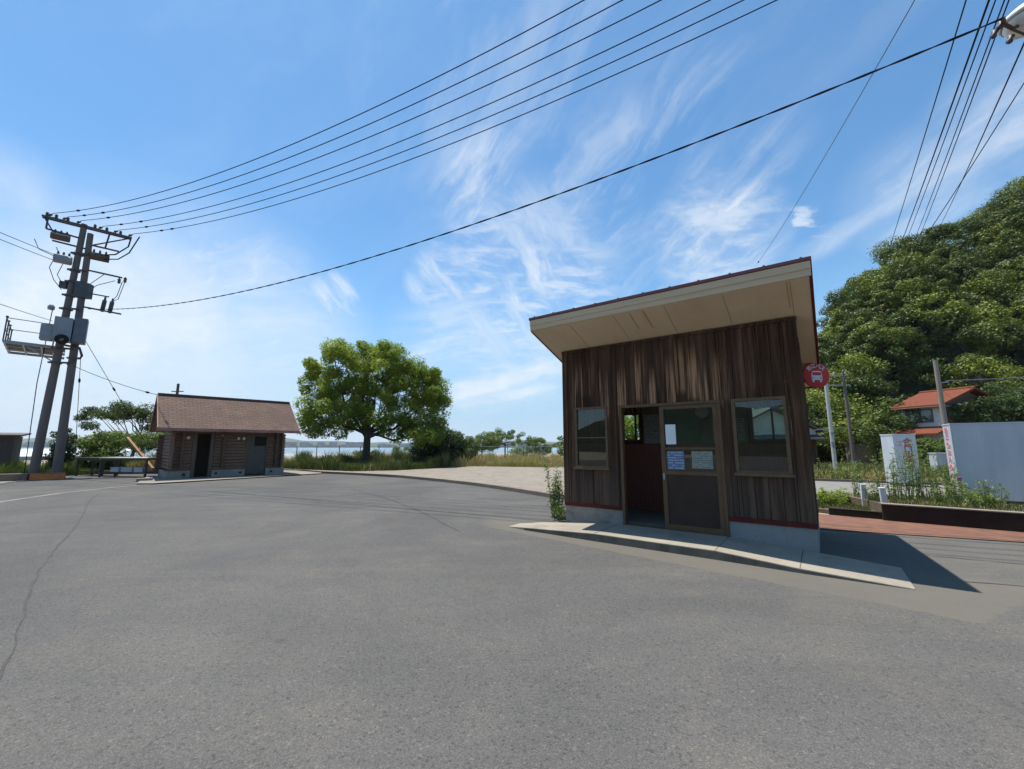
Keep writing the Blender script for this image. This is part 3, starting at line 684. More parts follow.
# hill on the right: earth surface, then its wood
def hill_top(u):
    us = [.50,.66,.75,.83,.91,1.0,1.09,1.17,1.25,1.33,1.45,1.7]
    zs = [2,7.5,15.0,22.5,27.5,31.6,34.0,34.2,36.0,41.0,44,46]
    return float(np.interp(u, us, zs))
vs = []; NU, NT = 44, 14
for i in range(NU+1):
    u = .46 + 1.5*i/NU
    for j in range(NT+1):
        t = j/NT; Y = 41 + 20*t + (18*(t-.85)/.15 if t > .85 else 0)
        z = max(0, (hill_top(u)-3.2)) * (min(t/.85,1)**.62) - .25 - .5*min(1,t*4)
        vs.append((u*Y + 2.0*math.sin(j*1.3+i), Y + 1.5*math.sin(i*.9), z))
fs = [(i*(NT+1)+j,(i+1)*(NT+1)+j,(i+1)*(NT+1)+j+1,i*(NT+1)+j+1) for i in range(NU) for j in range(NT)]
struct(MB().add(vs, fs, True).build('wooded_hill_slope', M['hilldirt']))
vs = []  # unseen hill added behind the camera to darken the window reflections
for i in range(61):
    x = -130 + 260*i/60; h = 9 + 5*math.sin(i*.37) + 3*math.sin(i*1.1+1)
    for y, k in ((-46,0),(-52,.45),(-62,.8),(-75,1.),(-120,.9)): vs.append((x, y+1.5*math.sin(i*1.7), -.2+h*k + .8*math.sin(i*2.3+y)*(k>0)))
struct(MB().add(vs, [(i*5+k,i*5+k+1,(i+1)*5+k+1,(i+1)*5+k) for i in range(60) for k in range(4)], True).build('added_reflection_hill', M['hilldirt']))
rng = np.random.default_rng(21)
cc = []; rr = []
def crown_at(x, y, z, R, H):
    k = int(rng.integers(20, 30))
    d = unit(rng.normal(size=(k,3))); d[:,2] = np.abs(d[:,2])*1.1 - .3
    for q in d: 
        cc.append((x+q[0]*R*.75, y+q[1]*R*.75, z+q[2]*H*.72)); rr.append(R*rng.uniform(.24,.40))
us = np.arange(.50, 1.78, .066)
for j, t in enumerate([.0,.08,.17,.28,.40,.53,.67,.80,.92]):
    for i, u in enumerate(us):
        uu = u + rng.normal()*.018 + .029*(j%2); tt = t + rng.normal()*.025
        Y = 41 + 20*tt; zt = (hill_top(uu)-3.2)*(min(max(tt,0)/.85,1)**.62)
        if tt < .2 and .86 < uu < 1.12 : Y += 2.2
        R = rng.uniform(1.9,4.0)*(1.12 if t > .7 else 1)
        crown_at(uu*Y, Y, max(zt,0)+ (1.6 if zt < 3 else rng.uniform(-.2,2.0)), R, rng.uniform(2.8,6.2))
o = np_mesh('hillside_wood', clumps(cc, rr, 240, .235, rng, .66, .5, .5, .62), 4, M['leafforest'])
tag(o, 'dense green broadleaf wood covering the steep hill on the right', 'wood', None, 'stuff')

hz, hnt, hout = newmat('sea_haze'); hn = N(hnt)
hv = hn('ShaderNodeVolumePrincipled', {'Color': (.90,.94,1,1), 'Density': HAZE, 'Anisotropy': .1})
hnt.links.new(hv.outputs[0], hout.inputs['Volume'])
if HAZE: tag(MB().box(-4600,4600,-1600,5600,-5.2,140).build('haze', hz), None, None, None, 'stuff')['label'] = 'thin pale haze over the water and the far shore'

# ------------------------------------------------------------------ bus shelter (local x along the front, y backwards)
SH_LOC = (4.551, 6.397, 0); SH_ROT = -rad(36.5)
SH = thing('bus_shelter', 'dark weathered timber bus shelter with a beige soffit and slanted red roof', 'bus shelter', SH_LOC, SH_ROT)
def shm(x, y, z=0):
    c, s = math.cos(SH_ROT), math.sin(SH_ROT)
    return (SH_LOC[0]+c*x-s*y, SH_LOC[1]+s*x+c*y, z)
W0, DP = -4.26, 2.2
def zroof(y): return 3.685 - .345*y
def plank_run(m, x0, x1, z0f, z1f, y0, y1, pitch=.19, axis='x'):
    k = math.floor(x0/pitch); edges = [x0]
    while True:
        k += 1; e = k*pitch
        if e >= x1 - .03: break
        if e > x0 + .03: edges.append(e)
    edges.append(x1)
    for a, b in zip(edges[:-1], edges[1:]):
        j = random.uniform(0,.011); g = .0035
        za, zb = (z0f, z1f) if not callable(z1f) else (z0f, z1f)
        t0 = z1f(a) if callable(z1f) else z1f; t1 = z1f(b) if callable(z1f) else z1f
        if axis == 'x':
            m.hexa([(a+g,y0-j,z0f),(b-g,y0-j,z0f),(b-g,y1,z0f),(a+g,y1,z0f),(a+g,y0-j,t0),(b-g,y0-j,t1),(b-g,y1,t1),(a+g,y1,t0)])
        else:
            m.hexa([(y0-j,a+g,z0f),(y1+j,a+g,z0f),(y1+j,b-g,z0f),(y0-j,b-g,z0f),(y0-j,a+g,t0),(y1+j,a+g,t0),(y1+j,b-g,t1),(y0-j,b-g,t1)])
m = MB()
ZT = .457; TH = 3.66
WL = (-3.99,-3.26,1.17,2.41); WR = (-1.01,-.23,1.16,2.40); DO = (-3.0,-1.18,.13,2.40)
plank_run(m, W0, WL[0], ZT, TH, 0, .06); plank_run(m, WL[0], WL[1], ZT, WL[2], 0, .06); plank_run(m, WL[0], WL[1], WL[3], TH, 0, .06)
plank_run(m, WL[1], DO[0], ZT, TH, 0, .06); plank_run(m, DO[0], DO[1], DO[3], TH, 0, .06); plank_run(m, DO[1], WR[0], ZT, TH, 0, .06)
plank_run(m, WR[0], WR[1], ZT, WR[2], 0, .06); plank_run(m, WR[0], WR[1], WR[3], TH, 0, .06); plank_run(m, WR[1], 0, ZT, TH, 0, .06)
for x0, x1 in ((W0, W0+.06), (-.06, 0)):
    plank_run(m, .06, DP-.06, ZT, lambda y: zroof(y)-.03, x0, x1, .19, 'y')
BW = [(-4.1,-3.33,1.72,2.42), (-1.0,-.18,1.70,2.45)]
zb = zroof(DP)-.04
plank_run(m, W0, BW[0][0], ZT, zb, DP-.06, DP); plank_run(m, BW[0][1], BW[1][0], ZT, zb, DP-.06, DP); plank_run(m, BW[1][1], 0, ZT, zb, DP-.06, DP)
for b in BW:
    plank_run(m, b[0], b[1], ZT, b[2], DP-.06, DP); plank_run(m, b[0], b[1], b[3], zb, DP-.06, DP)
m.build('wall', M['planks'], SH)
# corner boards and battens
m = MB()
m.box(W0-.012,W0+.10,-.022,-.009,ZT,3.62); m.box(-.10,.012,-.022,-.009,ZT,3.62)
m.box(WL[0]-.16,WL[0]-.115,-.02,-.009,ZT,1.12)
for x in (-1.15, -3.12): m.box(x-.05,x+.05,-.024,-.009,ZT,2.40)
m.each('corner_board', M['planks'], SH)
m = MB()
m.box(W0+.04,-.04,.065,.085,.457,1.66); m.box(W0+.065,W0+.085,.09,DP-.09,.14,1.66); m.box(-.085,-.065,.09,DP-.09,.14,1.66); m.box(W0+.09,-.09,DP-.085,DP-.065,.14,1.66)
m2 = MB()
for x0, x1 in ((W0+.09, -3.05), (-1.15,-.09)): m2.box(x0,x1,.066,.084,.14,1.14)
m2.box(W0+.102,W0+.12,.10,DP-.13,.128,1.66); m2.box(-.12,-.102,.10,DP-.13,.128,1.66); m2.box(W0+.102,-.102,DP-.124,DP-.102,.128,1.66)
m2.each('inner_lining', M['inner'], SH)
m2 = MB(); 
m2.box(BW[0][1]+.05, BW[1][0]-.05, DP-.095, DP-.066, 1.665, 2.75); m2.build('inner_board', M['innerlight'], SH)
# plinth, trim, floor
m = MB(); m.box(W0,-3.003,-.004,.10,-.05,.39); m.box(W0,W0+.1,.10,DP,-.05,.39); m.build('plinth', M['plinthA'], SH)
m = MB(); m.box(-1.177,0,-.004,.10,-.05,.384); m.box(-.1,0,.10,DP,-.05,.384); m.box(W0+.1,-.1,DP-.1,DP,-.05,.384)
o = m.build('plinth', M['plinthB'], SH); o['label'] = 'smooth blue grey painted concrete plinth right of the door'
m = MB(); m.box(W0-.01,-3.005,-.028,.0,.388,.4568); m.box(-1.175,.01,-.028,.0,.382,.4568); m.box(.0,.014,.002,DP,.382,.4568); m.box(W0-.014,W0,.002,DP,.388,.4568)
m.each('trim', M['redtrim'], SH)
MB().box(W0+.11,-.11,.0,DP-.11,0,.128).build('floor', M['slab'], SH)
# roof
XL, XR, YF, YB = W0-.26, .26, -.9, 2.55
m = MB()
def slab(m, x0,x1,y0,y1,d0,d1):
    m.hexa([(x0,y0,zroof(y0)+d0),(x1,y0,zroof(y0)+d0),(x1,y1,zroof(y1)+d0),(x0,y1,zroof(y1)+d0),(x0,y0,zroof(y0)+d1),(x1,y0,zroof(y0)+d1),(x1,y1,zroof(y1)+d1),(x0,y1,zroof(y1)+d1)])
slab(m, XL-.02, XR+.02, YF-.025, YB+.03, .215, .262)
for k in range(11):
    x = XL + .1 + k*(XR-XL-.2)/10; slab(m, x-.015, x+.015, YF, YB, .262, .295)
rf = m.build('roof', M['roofred'], SH)
m = MB(); m.box(XL, XR, YF, YF+.03, zroof(YF)+.0, zroof(YF)+.213); fa = m.build('fascia', M['fascia'], rf)
m = MB(); m.box(XL-.003, XR+.003, YF-.012, YF+.0, zroof(YF)+.10, zroof(YF)+.212); m.build('fascia_board', M['fascia'], rf)
m = MB()
for x0, x1 in ((XL-.005, XL+.025), (XR-.025, XR+.005)): slab(m, x0, x1, YF+.031, YB, -.012, .213)
m.box(XL, XR, YB-.02, YB+.01, zroof(YB)-.02, zroof(YB)+.20)
m.each('side_fascia', M['redtrim'], rf)
m = MB(); slab(m, XL+.026, XR-.026, YF+.031, YB-.03, -.004, .03); sf = m.build('soffit', M['soffit'], rf)
m = MB()
for x in (-3.62,-2.71,-1.80,-.89,.0):
    slab(m, x-.004, x+.004, YF+.035, -.03, -.007, -.004)
m.each('seam', M['seam'], sf)
m = MB()
for x, w in ((-2.42,.022),(-2.18,.03),(-.05,.02)):
    slab(m, x, x+w, YF+.04, YF+.04+random.uniform(.35,.7), -.0075, -.0045)
m.each('rust_streak', M['rust'], sf)
m = MB(); m.box(W0-.02,.02,-.03,-.005,3.615,3.665); m.build('cornice_batten', M['planks'], SH)
# windows
def window(x0,x1,z0,z1,y0,y1,fw,mull=(),bars=(),sill=True, fm='bronze2'):
    m = MB(); m.box(x0,x1,y0,y1,z0,z0+fw); m.box(x0,x1,y0,y1,z1-fw,z1); m.box(x0,x0+fw,y0,y1,z0+fw,z1-fw); m.box(x1-fw,x1,y0,y1,z0+fw,z1-fw)
    for x in mull: m.box(x-.018,x+.018,y0+.008,y1-.008,z0+fw,z1-fw)
    for z in bars: m.box(x0+fw,x1-fw,y0+.01,y1-.01,z-.012,z+.012)
    w = m.build('window', M[fm], SH)
    if sill: MB().box(x0-.03,x1+.03,y0-.03,y0-.001,z0-.035,z0+.012).build('sill', M[fm], w)
    MB().box(x0+fw*.8,x1-fw*.8,(y0+y1)/2-.002,(y0+y1)/2+.002,z0+fw*.8,z1-fw*.8).build('pane', M['glass'], w)
    return w
window(WL[0],WL[1],WL[2],WL[3],-.03,.05,.045,bars=(1.78,))
window(WR[0],WR[1],WR[2],WR[3],-.03,.05,.05)
window(BW[0][0],BW[0][1],BW[0][2],BW[0][3],DP-.07,DP+.01,.05,mull=(-3.78,-3.47),sill=False,fm='bronze')
window(BW[1][0],BW[1][1],BW[1][2],BW[1][3],DP-.07,DP+.01,.05,mull=(-.6,),sill=False,fm='bronze')
# door frame, open left half, sliding leaf in the right half
m = MB(); m.box(DO[0],DO[0]+.05,-.035,.08,.13,2.40); m.box(DO[1]-.05,DO[1],-.035,.08,.13,2.40); m.box(DO[0]+.05,DO[1]-.05,-.035,.08,2.35,2.40); m.box(DO[0]+.05,DO[1]-.05,-.02,.08,.1285,.142)
m.build('door_frame', M['bronze'], SH)
lx0, lx1 = -2.225, -1.235
m = MB(); m.box(lx0,lx0+.075,-.012,.022,.145,2.345); m.box(lx1-.075,lx1,-.012,.022,.145,2.345); m.box(lx0+.075,lx1-.075,-.012,.022,2.28,2.345); m.box(lx0+.075,lx1-.075,-.012,.022,1.10,1.16); m.box(lx0+.075,lx1-.075,-.012,.022,.145,.23)
m.box(lx0+.075,lx1-.075,-.008,.018,1.545,1.585)
dr = m.build('sliding_door', M['bronze'], SH)
m = MB(); m.box(lx0+.07,lx1-.07,.0,.012,.22,1.11); m.build('door_panel', M['doorpanel'], dr)
MB().box(lx0+.07,lx1-.07,.003,.007,1.15,2.29).build('pane', M['glass'], dr)
MB().box(lx0+.018,lx0+.05,-.03,-.012,1.0,1.12).build('handle', M['steel'], dr, .004)
# second leaf pushed behind the first
lx0, lx1 = -2.18, -1.24
m = MB(); m.box(lx0,lx0+.06,.036,.066,.145,2.345); m.box(lx1-.06,lx1,.036,.066,.145,2.345); m.box(lx0+.06,lx1-.06,.036,.066,2.29,2.345); m.box(lx0+.06,lx1-.06,.036,.066,1.10,1.15); m.box(lx0+.06,lx1-.06,.042,.060,.145,1.10)
d2 = m.build('sliding_door', M['doorpanel'], SH); d2['label'] = 'rear door leaf slid open behind the front leaf'
# notices on the door glass and walls
def notice(name, label, cat, x0,x1,z0,z1,y,mt,lines=0,group=None):
    o = thing(name, label, cat, shm((x0+x1)/2, y, z0), SH_ROT, group)
    w = (x1-x0)/2; h = z1-z0
    MB().box(-w,w,-.001,.001,0,h).build('sheet', M[mt], o)
    return o
notice('paper_notice','blank white paper notice taped to the upper glass of the sliding door','notice',-2.13,-1.95,1.64,2.0,-.0035,'paper')
notice('timetable','blue printed timetable behind the lower glass of the sliding door','timetable',-2.12,-1.83,1.19,1.52,-.0035,'bluepaper',7)
notice('timetable','pale greenish timetable at lower right of the sliding door glass','timetable',-1.70,-1.36,1.22,1.52,-.0035,'palepaper',6)
notice('poster','tall green poster on the inner wall behind the sliding door','poster',-2.72,-1.98,1.70,2.62,DP-.105,'greenpaper',0)
notice('poster','grey printed poster on the inner wall seen through the open doorway','poster',-3.24,-2.80,1.675,2.36,DP-.115,'greypaper',9)
notice('poster','grey and white poster seen above the pale timetable','poster',-1.72,-1.10,1.72,2.2,DP-.105,'greypaper',9)
t = thing('wall_clock','round white wall clock with a dark rim inside the shelter','clock', shm(-1.91, DP-.14, 2.36), SH_ROT)
MB().lathe([(.001,0),(.16,0),(.175,-.01),(.175,.035),(.001,.035)],(0,0,0),(0,1,0),24).build('case', M['bronze'], t)
MB().lathe([(.001,-.013),(.145,-.013),(.145,-.002),(.001,-.002)],(0,0,0),(0,1,0),24).build('dial', M['white'], t)
m = MB(); m.bar((0,-.018,0),(.05,-.018,.06),.012,.004); m.bar((0,-.022,0),(-.08,-.022,.07),.008,.004); m.build('hand', M['ink'], t)
t = thing('bench','dark red wooden bench with a back inside the shelter','bench', shm(-.62,1.75,.13), SH_ROT)
m = MB()
for k in range(4): m.box(-.5,.45,-.2+k*.1,-.115+k*.1,.40,.43)
m.build('seat', M['inner'], t)
m = MB()
for k in range(3): m.box(-.5,.45,.2,.225,.55+k*.13,.65+k*.13)
m.build('backrest', M['inner'], t)
for x in (-.45,.40):
    m = MB(); m.box(x-.03,x+.03,-.18,.18,0,.40); m.box(x-.03,x+.03,.225,.25,.4,.92); m.build('leg', M['darksteel'], t)

# ramp in front of the door
t = thing('access_ramp','pale concrete access ramp with low sloping ends before the shelter door','ramp', SH_LOC, SH_ROT)
prof = [(-5.05,.012),(-4.6,.05),(-3.1,.128),(-1.2,.128),(-.2,.06),(.87,.012)]
yin = [.0,-.003,-.006,-.006,-.006,-.15]; yout = [-.95,-1.03,-1.10,-1.14,-1.19,-1.175]
yin[0] = -.55; yin[1] = -.32
vs = []; fs = []
for (x,z), a, b in zip(prof, yin, yout): vs += [(x,b,-.02),(x,a,-.02),(x,b,z),(x,a,z)]
for i in range(len(prof)-1):
    a = i*4; b = a+4; fs += [(a+2,b+2,b+3,a+3),(a,b,b+2,a+2),(a+1,a+3,b+3,b+1)]
fs += [(0,2,3,1),(20,21,23,22)]
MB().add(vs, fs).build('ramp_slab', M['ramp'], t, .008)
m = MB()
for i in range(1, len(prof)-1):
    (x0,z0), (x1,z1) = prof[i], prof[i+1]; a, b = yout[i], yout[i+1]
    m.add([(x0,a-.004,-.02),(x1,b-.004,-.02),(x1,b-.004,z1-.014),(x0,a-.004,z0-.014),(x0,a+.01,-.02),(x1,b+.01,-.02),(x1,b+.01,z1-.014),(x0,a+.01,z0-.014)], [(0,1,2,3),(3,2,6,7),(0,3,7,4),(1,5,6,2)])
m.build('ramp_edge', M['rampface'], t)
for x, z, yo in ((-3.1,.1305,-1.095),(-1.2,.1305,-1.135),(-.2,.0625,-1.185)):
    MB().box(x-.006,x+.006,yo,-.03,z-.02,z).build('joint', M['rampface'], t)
# ------------------------------------------------------------------ log hut
HL = (-16.76, 20.36, .05); HR = rad(45)
HT = thing('log_hut', 'brown log toilet hut with a reddish shingle gable roof and open doorway', 'hut', HL, HR)
def hum(x, y, z=0):
    c = math.cos(HR); return (HL[0]+c*x-c*y, HL[1]+c*x+c*y, HL[2]+z)
HLEN, HD = 5.15, 3.0
def logs(m, p, q, z0, z1, r=.088):
    k = int((z1-z0)/(2*r*.94)); 
    for i in range(k):
        z = z0 + r + i*2*r*.94; m.tube([(p[0],p[1],z),(q[0],q[1],z)], r*random.uniform(.96,1.04), 10)
m = MB()
for a, b in ((.06,.90),(1.85,3.24),(4.33,5.09)):
    m = MB(); logs(m, (a,.1), (b,.1), .34, 2.35); m.build('log_wall', M['log'], HT)
m = MB(); logs(m, (.1,-.22), (.1,HD+.2), .43, 2.3); logs(m, (HLEN-.1,-.22), (HLEN-.1,HD+.2), .43, 2.3); logs(m, (-.2,HD-.1), (HLEN+.2,HD-.1), .34, 2.3)
m.build('log_wall', M['log'], HT)
for x in (.52, 2.22, 4.72):
    m = MB(); logs(m, (x,-.20), (x,.3), .43, 2.35, .085); m.build('log_end', M['logend'], HT)
m = MB()
for a, b in ((-.03,.93),(1.82,3.28),(4.28,5.2)): m.box(a,b,-.06,.25,-.06,.36)
m.box(-.03,.2,.25,HD,-.06,.36); m.box(HLEN-.2,HLEN+.05,.25,HD,-.06,.36); m.box(.2,HLEN-.2,HD-.2,HD,-.06,.36)
ba = m.build('stone_base', M['plinthA'], HT)
m = MB()
for x in (.68,2.0,3.08,4.55): m.box(x-.06,x+.06,-.066,-.061,.13,.23)
m.each('vent_hole', M['black'], ba)
def gable(x, s):
    m = MB(); m.add([(x,0,2.3),(x,HD,2.3),(x,HD/2,3.95),(x+s*.06,0,2.3),(x+s*.06,HD,2.3),(x+s*.06,HD/2,3.95)], [(0,1,2),(5,4,3),(0,3,4,1),(1,4,5,2),(2,5,3,0)])
    m.build('gable', M['hutboard'], HT)
gable(.02, 1); gable(HLEN-.02, -1)
m = MB()
for a, b in ((.92,1.10),(1.66,1.83)): m.box(a,b,.03,.13,-.05,2.36)
m.box(1.10,1.66,.03,.13,2.2,2.36); m.build('door_frame', M['hutboard'], HT)
m = MB(); m.box(3.25,4.32,.06,.13,2.10,2.36); m.box(3.25,3.36,.06,.13,-.0,2.10); m.box(4.24,4.32,.06,.13,0,2.10); m.build('door_frame', M['hutboard'], HT)
m = MB(); m.box(3.37,3.66,.085,.125,.06,2.09); m.box(3.66,4.23,.085,.125,.06,1.58); do = m.build('door', M['greydoor'], HT)
m = MB(); m.box(3.66,4.23,.14,.16,1.58,2.09); m.build('dark_opening_sheet', M['black'], HT)  # black sheet painting the shade inside the door's upper opening
m = MB(); m.box(.25,.30,.4,2.7,.0,2.3); m.box(HLEN-.3,HLEN-.25,.4,2.7,0,2.3); m.box(.3,HLEN-.3,1.7,1.76,0,2.3); m.box(.25,HLEN-.25,.3,2.8,2.37,2.41); m.each('inner_wall', M['hutboard'], HT)
# roof
sl_ = (4.2-2.30)/2.2; RX0, RX1 = -.55, 5.66
m = MB()
for s in (0,1):
    y0, y1 = (-.7,1.5) if s == 0 else (3.7,1.5)
    m.hexa([(RX0,y0,2.33),(RX1,y0,2.33),(RX1,y1,4.13),(RX0,y1,4.13),(RX0,y0,2.44),(RX1,y0,2.44),(RX1,y1,4.24),(RX0,y1,4.24)])
ro = m.build('roof', M['shingle'], HT)
m = MB(); m.box(RX0,RX1,1.38,1.62,4.17,4.275); m.build('ridge_cap', M['shingle'], ro)
m = MB(); m.box(RX0-.004,RX1+.004,-.735,-.702,2.29,2.43); m.build('eave_board', M['bargeboard'], ro)
m = MB()
for x in (RX0-.035, RX1+.002):
    for y0 in (-.72, 3.72):
        m.hexa([(x,y0,2.25),(x+.033,y0,2.25),(x+.033,1.5,4.08),(x,1.5,4.08),(x,y0,2.46),(x+.033,y0,2.46),(x+.033,1.5,4.27),(x,1.5,4.27)])
m.each('bargeboard', M['bargeboard'], ro)
m = MB(); m.hexa([(RX0+.02,-.69,2.30),(RX1-.02,-.69,2.30),(RX1-.02,.05,2.92),(RX0+.02,.05,2.92),(RX0+.02,-.69,2.325),(RX1-.02,-.69,2.325),(RX1-.02,.05,2.945),(RX0+.02,.05,2.945)]); m.build('eave_lining', M['hutboard'], ro)
for i, (x, z, r, lab) in enumerate(((.70,1.99,.085,'round white wall lamp left of the open hut doorway'),(2.86,1.98,.075,'left one of the paired white lamps on the hut wall'),(3.10,1.98,.075,'right one of the paired white lamps on the hut wall'),(2.15,2.12,.05,'small dim round light under the hut eave by the doorway'))):
    t = thing('wall_lamp', lab, 'lamp', hum(x,-.02,z), HR)
    MB().lathe([(.001,-.12),(r*.6,-.11),(r,-.07),(r,-.03),(r*.8,0)],(0,0,0),(0,1,0),14).build('lamp_globe', M['globe'], t)
    MB().lathe([(r*.5,-.005),(r*.5,.05)],(0,0,0),(0,1,0),10).build('lamp_base', M['darksteel'], t)

# ------------------------------------------------------------------ trees
rng = np.random.default_rng(5)
TX, TY = -10.98, 31.5
lob = [(0,0,8.6,3.6,3.2,2.5),(1.6,.3,9.1,2.3,2.3,1.7),(-2.0,0,9.6,1.9,1.9,1.4),(-3.6,.2,7.6,2.2,2.4,1.6),(-4.5,0,5.6,1.7,2.2,1.1),(-4.6,0,4.0,1.5,1.9,.95),(-2.6,-.4,5.0,2.2,2.4,1.7),
       (3.6,.1,7.4,2.4,2.6,1.8),(5.2,0,6.6,1.7,2.0,1.5),(5.2,0,4.6,1.9,2.0,1.5),(3.0,-.4,4.8,2.2,2.4,1.7),(5.0,.2,3.1,1.6,1.8,1.0),(0,1.5,6,2.4,2,2.2),(2.5,-.3,3.3,2.0,2,.9),(-2.6,.3,3.4,1.6,1.8,.7),(-.6,-1.6,4.0,2.2,1.2,1.0),(1.8,-1.4,3.6,1.8,1.2,.9),(-4.0,-.5,3.3,1.5,1.4,.7),(4.4,-.6,2.6,1.9,1.5,.8),(6.0,0,5.6,1.1,1.4,1.2)]
lob = [tuple(v*.9 for v in L) for L in lob]
tree('broadleaf_tree', 'large spreading green tree standing beside the fence beyond the kerb', 'tree', (TX,TY,.1), lob, 235, .68, 520, .145, M['leaf'], .30, 2.6, rng, .46, 14)
# bushes and small trees beyond the fence
tree('evergreen_bush','dark rounded bush at the right foot of the large tree','bush',(-5.1,33.5,.1),[(0,0,1.6,1.5,1.4,1.1),(-1.5,0,1.5,1.3,1.3,1.1),(1.2,0,1.3,1.1,1.1,.8)],60,.5,330,.14,M['leafdark'],.09,1.1,rng,.45,8)
tree('small_tree','low mid green tree right beside the dark bush','tree',(-3.6,50,-.1),[(0,0,2.3,2.0,1.6,1.0),(1.1,0,2.0,1.2,1.2,.8)],34,.5,300,.13,M['leafmid'],.08,1.3,rng,.5,8)
tree('umbrella_tree','flat topped pale green tree with an open crown beyond the fence','tree',(-.9,54,-.1),[(0,0,3.3,2.3,1.7,.55),(-1.5,0,2.3,1.3,1.2,.8),(1.3,0,2.5,1.0,1.0,.7)],34,.45,260,.13,M['leafmid'],.1,2.2,rng,.5,12)
tree('small_tree','round bushy green tree furthest right beyond the fence','tree',(3.2,55,-.1),[(0,0,1.9,1.8,1.5,1.1),(.9,0,1.3,1.3,1.2,.8)],34,.48,300,.13,M['leafmid'],.08,1.0,rng,.5,8)
for bx, by, bs, bl in ((-15.5,45,1.0,'low scrubby bush behind the fence right of the hut'),(-12.3,47.5,1.3,'wide scrubby bush behind the fence left of the large trunk'),(-7.6,50,1.1,'scrubby bush seen through the fence right of the large trunk'),(1.2,58,1.2,'low olive bush behind the fence in front of the water')):
    tree('scrub_bush', bl, 'bush', (bx,by,-.05), [(0,0,.75*bs,1.5*bs,1.0*bs,.6*bs),(.9*bs,0,.55*bs,.9*bs,.8*bs,.45*bs)], 22, .36*bs, 220, .12, M['leafmid'], .05, .5, rng, .35, 6)
tree('small_tree','sparse little tree standing close to the left edge of the shelter','tree',(4.9,40,0),[(0,0,1.7,.8,.8,.9)],9,.4,110,.16,M['leafmid'],.04,1.0,rng,.3,5)
tree('pine_tree','dark flat crowned pine tree behind the hedge left of the hut','tree',(-29.3,32,0),[(-3.0,0,4.0,1.2,1.2,.5),(-1.4,0,4.3,1.6,1.4,.6),(.9,0,4.1,1.7,1.5,.55),(3.6,0,3.2,1.5,1.4,.6),(2.8,0,3.7,1.5,1.4,.55),(-2.6,0,3.1,.9,.9,.35),(2.0,0,2.9,1.3,1.0,.4),(-.2,0,4.4,1.2,1.0,.4)],60,.5,330,.13,M['leafdark'],.13,2.3,rng,.42,18,lean=(.6,0))
# hedge pieces behind the bench
tree('hedge','clipped green hedge growing along the fence behind the weathered table','hedge',(-23.6,27.0,0),[(0,0,1.9,3.9,.6,.55),(-2.2,0,2.0,1.6,.5,.5),(2.8,.3,1.85,2.0,.5,.5),(-2.8,0,1.2,.8,.5,.8)],75,.42,240,.10,M['leafmid'],.05,.6,rng,.4,14)
tree('columnar_shrub','dark narrow upright shrub beside the twin utility poles','shrub',(-25.75,23.9,0),[(0,0,1.3,.5,.5,1.45)],30,.32,130,.13,M['leafdark'],.05,.6,rng,.25,8)
tree('leafy_shrub','loose green shrub between the narrow shrub and the hedge','shrub',(-25.2,25.4,0),[(0,0,2.0,1.5,.6,.5),(.3,0,1.2,1.2,.5,.9)],42,.36,110,.14,M['leafmid'],.04,.8,rng,.3,8)
tree('green_bush','bright green bush against the back wall of the shelter','bush',(3.55,14.3,0),[(.7,.2,1.8,.85,.7,1.1),(.1,0,1.7,.5,.5,.9),(.7,0,.7,.7,.6,.6)],40,.36,260,.10,M['leaf'],.05,.8,rng,.3,8)
# separate trees round the red roofed house
for (x,y,z,s,lm,lab) in ((33.5,43.5,.8,1.1,'leafforest','rounded tree at the hill foot left of the red roofed house'),
                         (28.5,42.5,.3,1.1,'leafforest','bushy tree at the hill foot behind the round bus sign'),
                         (44.5,42.5,2.4,1.2,'leafmid','light green tree behind the right end of the red roofed house'),
                         (36.0,38.0,.0,.62,'leafmid','small tree growing in front of the low grey roof'),
                         
                         (33.6,35.2,.0,.5,'leaf','small yellow green bush right of the short stone retaining wall'),
                         (30.2,29.6,.0,.6,'leafmid','garden bush below the orange porch roof'),
                         (28.3,30.6,.0,.48,'leaf','low garden bush left of the orange porch roof'),
                         (31.9,34.6,.2,1.25,'leafforest','dark tree crowding the left end of the red roof'),
                         (39.6,33.0,.8,1.45,'leafdark','dark tree hiding the right gable of the red roofed house'),
                         (41.0,34.0,.2,.85,'leafforest','dark green tree standing right of the orange porch roof'),
                         (48.5,38.5,1.0,1.1,'leafmid','green tree behind the large white sign box')):
    tree('hill_foot_tree', lab, 'tree', (x,y,z-.4), [(0,0,2.7*s,2.0*s,1.9*s,1.5*s),(1.1*s,-.2,1.9*s,1.4*s,1.4*s,1.1*s),(-1.2*s,0,1.8*s,1.3*s,1.3*s,1.0*s)], 40, .66*s, 300, .19, M[lm], .14*s, 1.7*s, rng, .55*s, 12)
# deep vine mass beside the house
tree('vine_mound','dark vine covered mound climbing the right side of the red roofed house','vines',(36.6,31.4,0),[(0,0,2.6,3.2,.5,2.6),(3.2,.6,3.2,2.6,.9,2.6),(-2.2,-.3,3.4,1.5,.4,1.4),(.0,-.1,4.6,2.2,.35,.8),(2.4,-.2,4.4,1.6,.6,.9)],140,.55,230,.17,M['leafdark'],.1,1.2,rng,.6,8)

